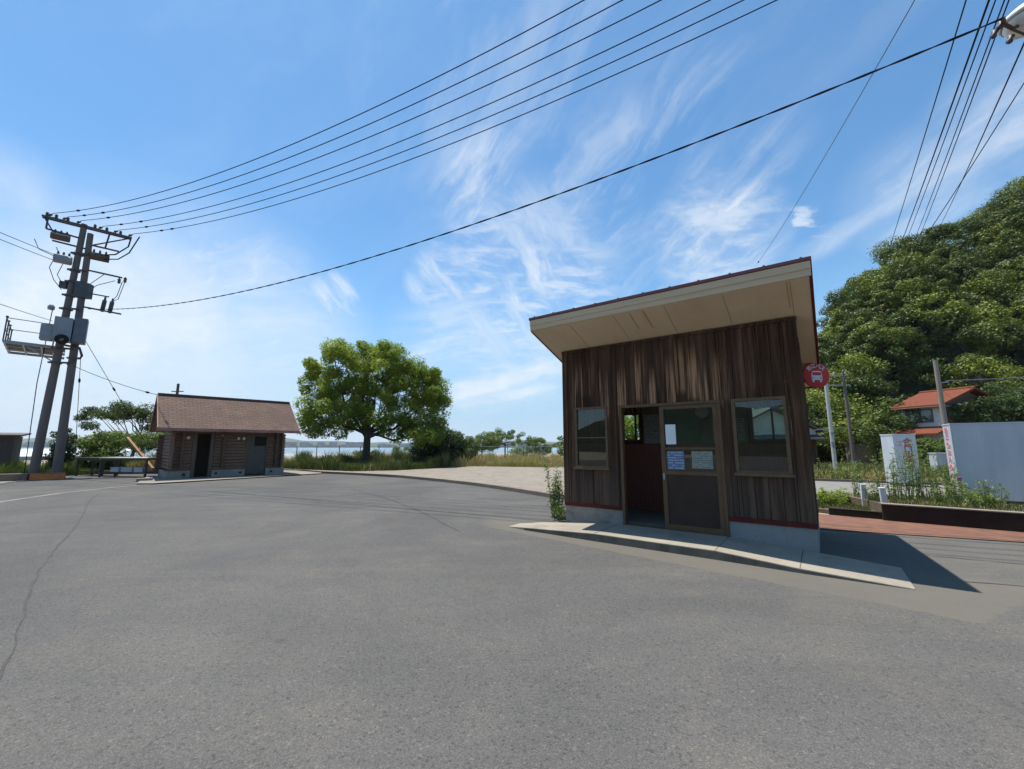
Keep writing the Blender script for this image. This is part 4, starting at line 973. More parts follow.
# grass and ground cover
rng = np.random.default_rng(31)
verge = [(-11.6,26.2),(-9.5,25.2),(-8.2,25.6),(-5.2,29.5),(-1.5,32.2),(2.6,30.5),(4.4,29.5),(5.2,46),(-2,48),(-12,43),(-18,38.5),(-22,34),(-17,28.5),(-14,27.9)]
def patch(x, y): return (.35 + .65*(np.sin(x*.8+1.1)*np.cos(y*.6+x*.3) > -.35)) * np.where((x+10)**2/36 + (y-29)**2/36 < 1, .15, 1)  # dry blades thinned under the tree so its shade reads darker
grass('dry_verge_grass', tris(verge), 56000, .25, .85, .034, M['dryblade'], 'tall dry straw coloured grass along the fence beyond the kerb', rng, .11, patch)
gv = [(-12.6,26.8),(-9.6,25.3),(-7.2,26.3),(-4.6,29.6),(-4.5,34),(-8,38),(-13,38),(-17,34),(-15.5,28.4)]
grass('green_verge_grass', tris(gv), 36000, .3, .95, .04, M['shadeblade'], 'rough green grass coloured darker for the shade under the large tree', rng, .11)
lg = [(-20.9,25.9),(-18.9,27.2),(-19.4,29),(-23,28.2),(-27.5,28.0),(-28.5,26.5),(-26.3,25.6),(-23,25.8)]
grass('green_verge_grass', tris([(-33,27.5),(-31,24.3),(-27.5,22.3),(-25.2,22.6),(-24,24.4),(-26,26.5)]), 16000, .2, .75, .035, M['greenblade'], 'rough green grass at the foot of the twin utility poles', rng, -.02)
grass('dry_verge_grass', tris([(-20.4,25.7),(-18.8,26.6),(-19.4,28.2),(-22.6,27.2),(-24.4,26.4),(-23.4,25.6)]), 9000, .5, 1.25, .04, M['dryblade'], 'pale dry grass behind the weathered table left of the hut', rng, .1)
grass('green_verge_grass', tris(lg), 24000, .45, 1.3, .04, M['greenblade'], 'tall yellow green grass before the fence left of the hut', rng, .1)
rg = [(6,25.2),(14.4,20.05),(18.2,17.8),(26,13.2),(33,16),(30,27),(26,38),(5,36)]
grass('roadside_grass', tris(rg), 42000, .15, .5, .04, M['greenblade'], 'rough green grass on the far side of the road', rng, -.02)
rg2 = [(12,22.4),(14.4,20.3),(19,17.6),(25,14.4),(24,17),(17,22.5),(13,25)]
grass('dry_roadside_grass', tris(rg2), 13000, .15, .5, .035, M['dryblade'], 'dry yellowish grass strip beside the far road kerb', rng, -.02)
rg3 = [(29,40),(44,66),(62,50),(50,36),(42,30),(38,33),(33,30)]
pg = [(8.24,9.47),(9.78,8.16),(12.7,5.65),(15.3,8.4),(12.4,10.5),(9.4,12.2),(8.9,10.6),(8.55,9.66)]
grass('planter_ground_cover', tris(pg), 7000, .04, .19, .016, M['greenblade'], 'low rough grass covering the planter under the tall weeds', rng, .27)
pg2 = [(7.85,10.45),(8.34,9.85),(8.9,10.6),(9.1,12.3),(8.4,12.0),(7.5,11.2)]
grass('planter_ground_cover', tris(pg2), 2200, .04, .18, .016, M['greenblade'], 'low rough grass round the left white post', rng, .07)
grass('roadside_grass', tris(rg3), 15000, .2, .6, .06, M['greenblade'], 'grass at the hill foot before the red roofed house', rng, -.02)

# ------------------------------------------------------------------ fence
fp = [(-31.5,29.6),(-26.2,31.4),(-21.2,34.2),(-17.6,37.6),(-14.6,40.2),(-10.2,43.2),(-5.5,45.8),(-.5,48.2),(5,50.2)]
t = thing('chain_link_fence','grey chain link fence with slim posts and a top rail by the water','fence',(fp[0][0],fp[0][1],0.1))
o0 = Vector((fp[0][0],fp[0][1],.1))
m = MB(); m2 = MB(); cnt = 0
for a, b in zip(fp[:-1], fp[1:]):
    A = Vector((*a,.1)); B = Vector((*b,.1)); d = B-A; k = max(1, round(d.length/1.9))
    for i in range(k):
        p = A.lerp(B, i/k) - o0
        MB().tube([p, p+Vector((0,0,1.52))], .035, 7).build('post', M['darksteel'], t)
    m.tube([A-o0+Vector((0,0,1.5)), B-o0+Vector((0,0,1.5))], .024, 6, False)
    L = d.length; u = d.normalized(); s = .16
    nst = int(L/s)
    for i in range(nst):
        for sg in (1,-1):
            x0 = i*s; x1 = x0 + sg*1.4
            h0, h1 = .04, 1.46
            if x1 < 0: h1 = h0 + (h1-h0)*(x0/1.4); x1 = 0
            if x1 > L: h1 = h0 + (h1-h0)*((L-x0)/1.4); x1 = L
            if h1-h0 < .05: continue
            P = A-o0+u*x0+Vector((0,0,h0)); Q = A-o0+u*x1+Vector((0,0,h1)); w = Vector((0,0,.005))
            m2.add([P-w,Q-w,Q+w,P+w], [(0,1,2,3)])
m.build('top_rail', M['steel'], t); m2.build('wire_mesh', M['steel'], t)

# ------------------------------------------------------------------ left side: tables, blocks, shed, timber
def table(lab, loc, rz, w, d, h, top, leg, apron=True):
    t = thing('table', lab, 'table', loc, rz)
    m = MB()
    for k in range(4): m.box(-w/2,w/2,-d/2+k*d/4+.006,-d/2+(k+1)*d/4-.006,h-.05+random.uniform(-.004,.004),h)
    m.build('tabletop', M[top], t)
    for sx in (-1,1):
        for sy in (-1,1): MB().box(sx*(w/2-.08)-.04,sx*(w/2-.08)+.04,sy*(d/2-.08)-.04,sy*(d/2-.08)+.04,0,h-.05).build('leg', M[leg], t)
    m = MB(); m.box(-w/2+.12,w/2-.12,-d/2+.05,-d/2+.09,h-.15,h-.055); m.box(-w/2+.12,w/2-.12,d/2-.09,d/2-.05,h-.15,h-.055); m.box(-w/2+.1,w/2-.1,-.25,.25,.24,.27); m.each('rail', M[leg], t)
    return t
TR = math.atan2(21.75-22.3, -18.75+21.9)
table('weathered pale topped wooden table standing before the hedge',(-20.4,22.45,0), TR, 3.05, .9, 1.03,'tabletop','greywood')
table('dark wooden table beside the narrow upright shrub',(-23.05,23.35,0), TR, 1.9, .9, 1.0,'greywood','greywood')
for i, (dx, w, lab) in enumerate(((-.7,.55,'pale grey plastic crate under the left of the weathered table'),(.05,.62,'pale grey plastic crate in the middle under the weathered table'),(.8,.5,'pale grey plastic crate under the right of the weathered table'))):
    t = thing('plastic_crate', lab, 'crate', (-20.4+dx*math.cos(TR), 22.4+dx*math.sin(TR)-.0, .27), TR + random.uniform(-.1,.1), 'crates under the weathered table')
    m = MB(); h = .24
    m.box(-w/2,w/2,-.2,.2,0,.02); m.box(-w/2,w/2,-.2,-.18,.02,h); m.box(-w/2,w/2,.18,.2,.02,h); m.box(-w/2,-w/2+.02,-.18,.18,.02,h); m.box(w/2-.02,w/2,-.18,.18,.02,h)
    bx = m.build('crate_body', M['greycrate'], t)
    m = MB(); m.box(-w/2-.012,w/2+.012,-.213,-.2,h-.04,h); m.box(-w/2-.012,w/2+.012,.2,.213,h-.04,h); m.each('rim', M['greycrate'], t)
def block(lab, p, q, h, d, mt, nm='concrete_block'):
    a = Vector((*p,0)); b = Vector((*q,0)); rz = math.atan2(b.y-a.y, b.x-a.x); L = (b-a).length
    t = thing(nm, lab, 'block', ((a.x+b.x)/2,(a.y+b.y)/2,-.02), rz)
    m = MB(); m.box(-L/2,L/2,0,d,0,h); m.build('block_body', M[mt], t, .02)
    m = MB(); m.box(-L/2-.01,L/2+.01,-.012,d+.012,h,h+.035); m.build('cap', M['concrete'] if mt!='orange' else M['browncon'], t, .008)
block('orange painted kerb block at the end of the low row by the poles',(-23.15,20.2),(-21.75+-.55,21.0),.30,.4,'orange')
block('brown concrete kerb block beside the orange painted block',(-24.9,19.15),(-23.2,20.15),.30,.4,'browncon')
block('brown concrete kerb block furthest left in the low row',(-27.0,17.9),(-24.95,19.1),.30,.4,'browncon')
t = thing('plank_shed','small dark shed with vertical plank walls at the left edge','shed',(-29.0,24.2,0),rad(42))
m = MB(); plank_run(m,-2.6,.0,.0,2.2,0,.05,.2); plank_run(m,.05,2.4,.0,2.2,-.05,0,.2,'y'); m.build('wall', M['greywood'], t)
m = MB(); m.hexa([(-2.9,-.3,2.17),(.3,-.3,2.17),(.3,2.6,2.35),(-2.9,2.6,2.35),(-2.9,-.3,2.27),(.3,-.3,2.27),(.3,2.6,2.45),(-2.9,2.6,2.45)]); m.build('roof', M['rusty'], t)
t = thing('leaning_timber','orange brown timber prop leaning beside the log hut','timber',(-21.2,25.0,.1))
MB().bar((0,0,0),(-2.35,.4,2.05),.15,.10).build('beam', M['orangewood'], t); MB().box(-.12,.14,-.12,.12,-.1,.25).build('foot', M['rusty'], t)
t = thing('sleeper_edging','low rusty brown timber edging left of the hut','edging',(-23.5,24.6,0),rad(10))
MB().box(-1.6,3.4,-.08,.08,0,.22).build('sleeper', M['rusty'], t, .01)
t = thing('concrete_cube','pale square concrete footing at the left corner of the hut','footing',(-17.0,19.5,0),rad(45)); m=MB(); m.box(-.28,.28,-.2,.2,0,.16); m.build('footing_body', M['slab'], t, .015)
t = thing('harbour_shed','long low quay building with a white roof by the water at left','building',(-61,52,-1.2),rad(12))
m=MB(); m.box(-14,9,0,5,0,1.5); m.build('wall', M['quay'], t); m=MB(); m.hexa([(-14.3,-.4,1.5),(9.3,-.4,1.5),(9.3,5,2.35),(-14.3,5,2.35),(-14.3,-.4,1.6),(9.3,-.4,1.6),(9.3,5,2.45),(-14.3,5,2.45)]); m.build('roof', M['white'], t)
t = thing('breakwater','long pale concrete breakwater added across the water, sloped to catch the sun','breakwater',(0,150,-1.5),rad(2))
m=MB(); m.hexa([(-115,-5,-.4),(90,-5,-.4),(90,5,-.4),(-115,5,-.4),(-115,0,.6),(90,0,.6),(90,4,.6),(-115,4,.6)]); m.build('breakwater_body', M['quay'], t)  # added pale band over the water, front sloped to catch sun
t = thing('timber_pole','dark short utility pole rising behind the hut roof','pole',(-34.4,42,0))
MB().tube([(0,0,-.3),(0,0,8.0)],[.16,.12],9).build('pole_shaft', M['greywood'], t); MB().bar((-.6,0,7.2),(.6,0,7.2),.09).build('crossarm', M['darksteel'], t)

# ------------------------------------------------------------------ twin utility poles with switchgear
UP = thing('twin_utility_pole','tall twin concrete utility poles carrying a transformer cabinet, platform and crossarm','utility pole',(-25.1,22.6,0))
U0 = Vector((-25.1,22.6,0))
def L_(p): return Vector(p)-U0
AT = Vector((.73,.68,0)).normalized()          # along the crossarm
PA, QA = (-25.62,22.5,-.4), (-25.02,22.45,14.45)
PB, QB = (-24.62,22.75,-.4), (-24.76,22.62,13.95)
for p, q in ((PA,QA),(PB,QB)):
    MB().tube([L_(p),L_(q)],[.205,.135],16).build('pole_shaft', M['poleconc'], UP)
m = MB()
for z in (6.2,7.0,8.6,9.3,10.1,10.9,11.6,12.6):
    fa_ = (z+.4)/14.85; a = Vector(PA).lerp(Vector(QA), fa_); b = Vector(PB).lerp(Vector(QB), min(1,fa_*1.03))
    m.bar(L_((a.x-.22,a.y-.2,z)), L_((b.x+.22,b.y-.16,z)), .09, .10); m.lathe([(.22,-.05),(.24,-.05),(.24,.05),(.22,.05)], L_((a.x,a.y,z)), n=12)
m.each('clamp_band', M['darksteel'], UP)
AC = Vector((-24.95,22.5,14.3))
m = MB()
for d in (-.12,.12):
    o_ = Vector((-AT.y,AT.x,0))*d
    m.bar(L_(AC-AT*1.72+o_), L_(AC+AT*1.95+o_), .09, .10)
m.bar(L_(AC-AT*1.5+Vector((0,0,-.65))), L_(AC-AT*.1+Vector((0,0,-.75))), .08); m.bar(L_(AC-AT*1.65), L_(AC-AT*1.1+Vector((0,0,-.95))), .06); m.bar(L_(AC-AT*1.5+Vector((0,0,-.65))), L_(AC-AT*1.5), .06)
m.bar(L_(AC+AT*1.9), L_(AC+AT*.35+Vector((0,0,-1.0))), .06); m.bar(L_(AC+AT*.2+Vector((0,0,-1.0))), L_(AC+AT*1.5+Vector((0,0,-1.0))), .08); m.bar(L_(AC+AT*1.0), L_(AC+AT*.9+Vector((0,0,-1.0))), .06)
m.bar(L_(AC-AT*1.2+Vector((0,0,-1.25))), L_(AC+AT*.1+Vector((0,0,-1.3))), .08)
m.each('crossarm', M['darksteel'], UP)
for s in (-1.55,-1.2,-.75,.35,.85,1.45):
    p = AC+AT*s
    MB().lathe([(.015,.04),(.02,.12),(.075,.13),(.04,.17),(.085,.19),(.045,.23),(.07,.25),(.04,.32),(.01,.34)], L_(p), n=10).build('insulator', M['insul'], UP)
WS = [-1.5,-.95,-.4,.5,1.15,1.8]
WD = Vector((.92,-.38,0)).normalized()
for s in WS:
    p = AC+AT*s+Vector((0,0,.12))
    MB().lathe([(.02,0),(.02,.15),(.065,.17),(.065,.21),(.03,.22),(.03,.27),(.065,.28),(.065,.32),(.03,.33),(.03,.42),(.012,.5)], L_(p), WD, 10).build('strain_insulator', M['insul'], UP)
def tank(c, ln, r, nm='transformer_can', horizontal=True, mt='rusty'):
    c = Vector(c); m = MB()
    m.lathe([(.001,-ln/2),(r*.9,-ln/2),(r,-ln/2+.04),(r,ln/2-.04),(r*.9,ln/2),(.001,ln/2)], L_(c), AT if horizontal else (0,0,1), 16)
    t_ = m.build(nm, M[mt], UP)
    for k in (-.3,0,.3):
        pp = c + (AT*k*ln if horizontal else Vector((k*r*2,0,ln/2)))
        MB().lathe([(.04,r*.9),(.06,r+.05),(.03,r+.08),(.06,r+.1),(.02,r+.2)], L_(pp), (0,0,1), 8).build('bushing', M['insul'], t_)
tank(AC-AT*.92+Vector((0,0,-.95)), .75, .2)
tank(AC+AT*.72+Vector((0,0,-1.62)), .85, .23)
tank(AC-AT*.62+Vector((-.1,0,-2.2)), .72, .25, mt='boxgrey')
# bracket with drop-out fuses on the right
m = MB(); m.bar(L_((-24.8,22.6,11.75)), L_((-23.25,23.35,11.55)), .08); m.bar(L_((-24.8,22.6,9.55)), L_((-23.0,23.35,9.30)), .08); m.bar(L_((-24.6,22.6,10.35)), L_((-23.7,23.2,10.3)), .06); m.each('bracket', M['darksteel'], UP)
for p in ((-23.35,23.3,11.35),(-23.1,23.4,11.45)): MB().lathe([(.03,-.18),(.09,-.15),(.05,-.1),(.09,-.05),(.05,0),(.09,.05),(.03,.15)], L_(p), (0,0,1), 9).build('surge_arrester', M['insul'], UP)
for p in ((-23.85,23.1,9.75),(-23.5,23.2,9.7)): MB().lathe([(.03,-.4),(.1,-.36),(.1,.3),(.05,.34),(.05,.5)], L_(p), (.1,0,1), 10).build('cutout_fuse', M['darksteel'], UP)
m = MB(); m.hexa([L_(Vector((-24.55,22.55,10.0))+Vector(v)) for v in ((-.3,-.25,0),(.35,-.1,0),(.25,.3,0),(-.4,.2,0),(-.3,-.25,.85),(.35,-.1,.85),(.25,.3,.85),(-.4,.2,.85))]); m.build('junction_box', M['darksteel'], UP, .02)
m = MB(); m.hexa([L_(Vector((-25.45,22.4,10.5))+Vector(v)) for v in ((-.2,-.2,0),(.1,-.1,0),(.1,.2,0),(-.2,.1,0),(-.2,-.2,.4),(.1,-.1,.4),(.1,.2,.4),(-.2,.1,.4))]); m.build('junction_box', M['darksteel'], UP, .02)
# big cabinet
def obox(c, w, d, h, mt, nm, parent=UP, bev=.03, ang=None):
    a = AT if ang is None else Vector((math.cos(ang),math.sin(ang),0)); b = Vector((-a.y,a.x,0)); c = Vector(c)
    v = [L_(c+a*sx*w/2+b*sy*d/2+Vector((0,0,z))) for z in (0,h) for sx,sy in ((-1,-1),(1,-1),(1,1),(-1,1))]
    return MB().hexa(v).build(nm, M[mt], parent, bev)
obox((-24.72,22.0,7.3), .70, .75, 1.3, 'boxgrey', 'transformer_cabinet')
obox((-24.22,22.42,7.27), .52, .62, 1.42, 'boxdark', 'transformer_cabinet')
obox((-25.16,21.62,7.27), .46, .55, .85, 'boxgrey', 'transformer_cabinet')
MB().lathe([(.10,-.12),(.26,-.12),(.28,0),(.26,.1),(.10,.1)], L_((-24.22,21.55,7.3)), Vector((.65,-.75,0)), 18).build('cable_ring', M['black'], UP)
MB().lathe([(.05,0),(.14,.02),(.15,.2),(.08,.3)], L_((-25.95,22.3,9.2)), (0,0,1), 12).build('siren', M['boxgrey'], UP)
# platform to the left with railing
PL = Vector((-25.35,22.5,7.05)); PD = Vector((-.66,-.75,0)).normalized(); PS = Vector((-.74,.67,0)).normalized()
PLN, PW = 2.0, 3.8
m = MB()
for k in (0,1,2.2,3.8): m.bar(L_(PL-PD*.25+PS*k), L_(PL+PD*PLN+PS*k), .08, .14)
for k in (0,.65,1.3,1.95): m.bar(L_(PL+PD*k-PS*.05), L_(PL+PD*k+PS*PW), .07, .12)
m.bar(L_(PL+PD*.2+PS*1.6+Vector((0,0,-.07))), L_((-25.5,22.55,6.2)), .07); m.bar(L_(PL+PD*1.2+PS*.1+Vector((0,0,-.07))), L_((-25.5,22.45,6.25)), .06)
pf = m.build('platform', M['steel'], UP)
m = MB()
k = .04
while k < PW-.2:
    q = PL+PS*(k+.08)+Vector((0,0,.085)); m.bar(L_(q), L_(q+PD*PLN), .15, .03); k += .21
m.build('grating', M['polewood'], pf)
m = MB()
pr_ = [PL+PD*.25, PL+PD*PLN, PL+PD*PLN+PS*1.2, PL+PD*PLN+PS*2.4, PL+PD*PLN+PS*PW]
for p in pr_:
    m.tube([L_(p), L_(p+Vector((0,0,1.35)))], .03, 7); m.lathe([(.001,1.29),(.055,1.3),(.055,1.38),(.001,1.4)], L_(p), n=8)
for h in (.68,1.28):
    m.tube([L_(p+Vector((0,0,h))) for p in pr_], .022, 6)
m.build('railing', M['darksteel'], pf)
# small bracket on the right under the cabinet
m = MB(); m.tube([L_((-25.0,22.3,7.2)),L_((-24.2,22.5,7.05)),L_((-24.0,22.5,6.6)),L_((-24.1,22.5,6.45)),L_((-24.8,22.5,6.5))], .06, 7); m.bar(L_((-24.75,22.5,6.1)), L_((-24.15,22.5,6.5)), .05)
m.each('bracket', M['darksteel'], UP)
m = MB()
def cab(pts, r=.018): m.tube([L_(p) for p in pts], r, 6)
cab([(-23.45,23.75,14.35),(-23.5,23.7,13.7),(-23.8,23.3,13.0),(-24.3,22.9,12.75)], .04); cab([(-22.8,23.6,14.3),(-23.2,23.5,13.2),(-23.6,23.3,12.7),(-24.2,23.0,12.55)], .035)
cab([(-25.95,22.1,12.4),(-26.1,22.0,11.6),(-25.85,22.1,10.9),(-25.55,22.3,10.4)]); cab([(-25.6,22.2,11.9),(-25.7,22.1,11.2),(-25.45,22.3,10.6)]); cab([(-23.2,23.35,11.3),(-23.35,23.3,10.4),(-23.6,23.2,9.9)]); cab([(-23.1,23.4,11.3),(-23.25,23.3,10.2),(-23.5,23.2,10.0)])
cab([(-24.0,23.0,11.6),(-24.4,22.7,10.9),(-24.6,22.6,10.4)]); cab([(-23.5,23.2,11.3),(-24.2,22.9,10.9),(-24.6,22.6,10.2)]); cab([(-26.5,21.4,13.0),(-26.4,21.6,12.5),(-25.4,22.3,12.0)]); cab([(-25.9,22.0,12.8),(-25.7,22.1,12.3),(-25.3,22.4,12.0)])
cab([(-25.85,22.3,9.4),(-25.9,22.2,5),(-25.8,22.25,.2)], .02)
m.each('loose_cable', M['wire'], UP)

# ------------------------------------------------------------------ wires
def wire(label, A, B, sag, r, mt='wire', nseg=40, group=None, cat='wire', twist=False, clampt=()):
    A = Vector(A); B = Vector(B); P = []
    nn_ = nseg*6 if twist else nseg
    for i in range(nn_+1):
        t = i/nn_; p = A.lerp(B, t); p.z -= 4*sag*t*(1-t); P.append(p)
    t_ = thing('overhead_cable' if twist else 'overhead_wire', label, cat, A, 0, group)
    m = MB()
    if twist:
        L = (B-A).length; side = (B-A).cross(Vector((0,0,1))).normalized()
        for ph in (0, math.pi):
            m.tube([p-A + side*math.cos(2*math.pi*i/nn_*L/1.25+ph)*r*.95 + Vector((0,0,1))*math.sin(2*math.pi*i/nn_*L/1.25+ph)*r*.95 for i, p in enumerate(P)], r, 6)
    else: m.tube([p-A for p in P], r, 6)
    m.build('conductor', M[mt], t_)
    for f in clampt:
        k = int(f*nn_); p = P[k]-A; d = (P[k+1]-P[k]).normalized()
        MB().lathe([(.01,-.12),(.045,-.1),(.05,0),(.045,.1),(.01,.12)], p, d, 8).build('wire_clamp', M['wire'], t_)
    return t_
ends = [(11.37,5.01),(12.59,4.88),(13.81,4.75),(15.33,4.53),(16.34,4.38),(17.36,4.22)]
nth = ['uppermost','second','third','fourth','fifth','lowest']
for i, (s, e) in enumerate(zip(WS, ends)):
    a = AC+AT*s+Vector((0,0,.15))+WD*.5
    wire(f'{nth[i]} of the six thin wires running from the twin poles overhead', a, (e[0],e[1],15.05), 2.25, .0155, group='six parallel wires from the twin poles', clampt=(.055+.006*i,.10) if i%2 else (.075+.005*i,))
wire('thick twisted black cable sagging from the twin poles to the corner lamp', (-24.19,22.6,9.36), (8.0,5.75,8.5), 1.4, .011, twist=True, cat='cable')
wire('pale upper wire leaving the twin poles towards the left', (-26.25,22.4,12.5), (-19.1,11.6,9.55), .05, .016, 'wirepale', group='wires left of the twin poles')
wire('pale lower wire leaving the twin poles towards the left', (-26.1,22.4,12.1), (-19.0,11.6,9.25), .05, .016, 'wirepale', group='wires left of the twin poles')
wire('faint guy wire descending left from the twin poles below the platform', (-25.9,22.4,8.6), (-18.4,11.6,6.9), .05, .014, 'wirepale')
wire('slanting guy wire from the grey cabinet down to the hedge', (-24.5,22.7,8.0), (-22.6,25.6,1.9), .0, .014, 'wire', 8, clampt=(.6,))
wire('vertical stay wire hanging from the bracket below the cabinet', (-24.05,22.5,6.45), (-24.3,23.2,1.6), .0, .014, 'wire', 8, clampt=(.3,))
wire('thin wire from the twin poles to the hut gable', (-24.65,22.7,6.1), hum(-.5,1.45,4.15), .12, .014, 'wire', 16, clampt=(.9,))
RW = [((9.13,7.06,10.5),(26.91,28,15.26),'leftmost'),((9.59,7.06,10.5),(28.15,28,16.42),'second from the left'),((9.72,7.06,10.5),(28.45,28,16.42),'third'),((9.9,7.06,10.5),(29.02,28,16.42),'fourth'),((9.98,7.06,10.48),(29.3,28,16.42),'fifth'),((9.24,6.6,8.62),(31.3,28,17.98),'rightmost')]
for a, e, w_ in RW:
    a = Vector(a); e = Vector(e); d = (e-a).normalized(); s_ = a-d*2.9; q = a+d*64
    wire(f'{w_} of the steep wires climbing from the corner pole to the hill', s_, q, .35, .0135 if w_!='second from the left' else .020, group='wires climbing to the wooded hill')
wire('single steep wire with a black insulator passing behind the shelter roof', (8.2,4.7,8.4), (19.2,24.5,6.6), .5, .0095, clampt=(.93,.935))
wire('faint thin wire crossing the sky above the shelter roof', (6.3,3.6,9.6), (17.63,28,14.6), .3, .010, 'wirepale', clampt=(.985,))

# pole at the right corner with its lamp (its top reaches into the picture)
t = thing('corner_lamp_pole','round glass street lamp on the corner pole at the upper right','street lamp',(8.25,4.55,0))
c0 = Vector((8.25,4.55,0))
MB().tube([(0,0,-.3),(0,0,11.5)],[.17,.12],14).build('pole_shaft', M['poleconc'], t)
m = MB(); m.bar((-1.2,.9,10.0),(1.2,-.9,10.0),.09); m.bar((-.1,.1,8.0),(.9,-.6,8.0),.08); m.each('crossarm', M['darksteel'], t)
m = MB(); m.tube([(0,.1,8.3),(.12,.6,8.75),(.18,1.05,8.95)],.035,8); la = m.build('lamp_arm', M['steel'], t)
lc = Vector((8.56,5.85,8.62))-c0
MB().lathe([(.05,.22),(.16,.2),(.30,.08),(.33,.0),(.31,-.02),(.28,.06),(.05,.16)], lc, (0,0,1), 22).build('lamp_shade', M['white'], la)
MB().lathe([(.29,0),(.29,-.05),(.24,-.15),(.12,-.22),(.001,-.24)], lc, (0,0,1), 22).build('lamp_glass', M['globe'], la)
m = MB(); m.tube([lc+Vector((-.02,0,-.05)), lc+Vector((-.3,.0,-.2)), lc+Vector((-.42,0,-.12)), Vector((8.0,5.75,8.5))-c0], .03, 7); m.tube([lc+Vector((-.3,0,-.22)), lc+Vector((-.1,0,-.32)), lc+Vector((.4,-.2,-.2))], .02, 6); m.each('cable_clamp', M['rusty'], t)
for p in ((-.48,0,-.12),(-.55,.05,-.24),(-.30,.05,-.34)): MB().lathe([(.01,-.09),(.045,-.06),(.025,0),(.045,.05),(.01,.09)], lc+Vector(p), (.5,0,1), 9).build('insulator', M['insul'], t)
# ------------------------------------------------------------------ round bus sign on the shelter's right wall
t = thing('bus_stop_sign','round red bus stop sign with a white bus symbol beside the shelter wall','sign', shm(.20,1.6,2.915), 0)
MB().lathe([(.001,-.012),(.238,-.012),(.245,-.006),(.245,.012),(.001,.012)],(0,0,0),(0,1,0),36).build('sign_disc', M['signred'], t)
m = MB()
m.prism([(-.085,-.095),(.085,-.095),(.10,-.075),(.10,.0),(.088,.075),(.07,.09),(-.07,.09),(-.088,.075),(-.10,0),(-.10,-.075)], 0, .003)
m.v = [(x, -.016+(z-.003), y-.015) for x,y,z in m.v]
m.box(-.085,-.05,-.0155,-.0135,-.135,-.108); m.box(.05,.085,-.0155,-.0135,-.135,-.108)
bs = m.build('bus_symbol', M['white'], t)
m = MB(); m.box(-.078,.078,-.0215,-.0192,-.005,.052); m.box(-.048,.048,-.0215,-.0192,-.110,-.094); m.box(-.088,-.06,-.0215,-.0192,-.068,-.048); m.box(.06,.088,-.0215,-.0192,-.068,-.048)
m.each('symbol_window', M['signred'], bs)
for ch, a in zip('松江バス', (132,104,76,48)):
    r_ = .178; mt_ = Matrix.Translation((r_*math.cos(rad(a)), -.0135, r_*math.sin(rad(a))-.008)) @ FACE @ Matrix.Rotation(rad(a-90),4,'Z')
    text_part(ch, .092, M['white'], t, mt_, extrude=.0012)
m = MB()
for z in (.07,-.10): m.bar((.04,.03,z), (-.215*.804+.02, .03+.215*.595+.03, z), .03)
m.each('bracket', M['steel'], t)

# ------------------------------------------------------------------ poles on the right
t = thing('street_pole','slim pale grey steel pole across the road, right of the bus sign','pole',(16.95,22,0))
MB().tube([(0,0,-.1),(0,0,5.15)],[.10,.085],12).build('pole_shaft', M['polewhite'], t); MB().lathe([(.001,.03),(.09,.02),(.1,0),(.1,-.1)],(0,0,5.15),n=12).build('cap', M['steel'], t)
m = MB(); m.box(-.16,.0,-.16,-.08,1.55,1.85); m.box(-.14,.02,-.16,-.08,2.2,2.35); m.each('control_box', M['boxgrey'], t)
t = thing('far_utility_pole','thin grey concrete utility pole before the wood behind the pale pole','utility pole',(27.75,34,-.3))
MB().tube([(0,0,-.5),(0,0,8.1)],[.15,.10],10).build('pole_shaft', M['poleconc'], t)
m = MB(); m.bar((-1.3,.2,7.75),(.4,0,7.8),.09); m.bar((-1.4,.2,6.95),(.4,0,7.0),.09); m.each('crossarm', M['steel'], t)
for x in (-1.2,-.7,.25): MB().lathe([(.03,0),(.09,.05),(.05,.12),(.09,.18),(.02,.28)],(x,.12,7.8),n=8).build('insulator', M['insulw'], t)
t = thing('grey_timber_pole','weathered grey timber utility pole beside the red roofed house','utility pole',(27.24,26,-.3))
MB().tube([(0,0,-.3),(0,0,7.4)],[.17,.115],10).build('pole_shaft', M['polewood'], t); m=MB(); m.bar((-.35,0,3.3),(.05,0,3.15),.07); m.bar((0,-.05,5.9),(.6,-.05,6.0),.06); m.each('bracket', M['steel'], t)
wire('grey cable sagging from the grey timber pole to the right edge', (27.7,25.95,5.75), (37.5,19.5,6.5), .35, .03, 'wirepale')
wire('thin cable at the hill foot between shelter and the pale pole', (17.0,22,2.55), (8,34,1.9), .15, .02, 'wirepale')

# ------------------------------------------------------------------ buildings on the right
t = thing('storehouse','dark boarded storehouse with a white gable behind the shelter','building',(14.5,27.6,0),-rad(3))
m = MB(); plank_run(m,0,5.5,0,2.05,0,.08,.22); m.box(.0,.08,.08,6,0,2.7); m.box(5.42,5.5,.08,6,0,2.7); m.build('wall', M['planks2'], t)
m = MB(); m.add([(0,0,2.05),(5.5,0,2.05),(5.5,0,2.7),(2.75,0,4.05),(0,0,2.7),(0,.08,2.05),(5.5,.08,2.05),(5.5,.08,2.7),(2.75,.08,4.05),(0,.08,2.7)], [(0,1,2,3,4),(9,8,7,6,5),(0,5,6,1),(1,6,7,2),(2,7,8,3),(3,8,9,4),(4,9,5,0)]); m.build('gable', M['plaster'], t)
m = MB()
for x0, x1 in ((-.45,2.75),(5.75,2.75)): m.hexa([(x0,-.5,2.5),(x1,-.5,4.07),(x1,6.3,4.07),(x0,6.3,2.5),(x0,-.5,2.62),(x1,-.5,4.2),(x1,6.3,4.2),(x0,6.3,2.62)])
m.build('roof', M['tilegrey'], t)
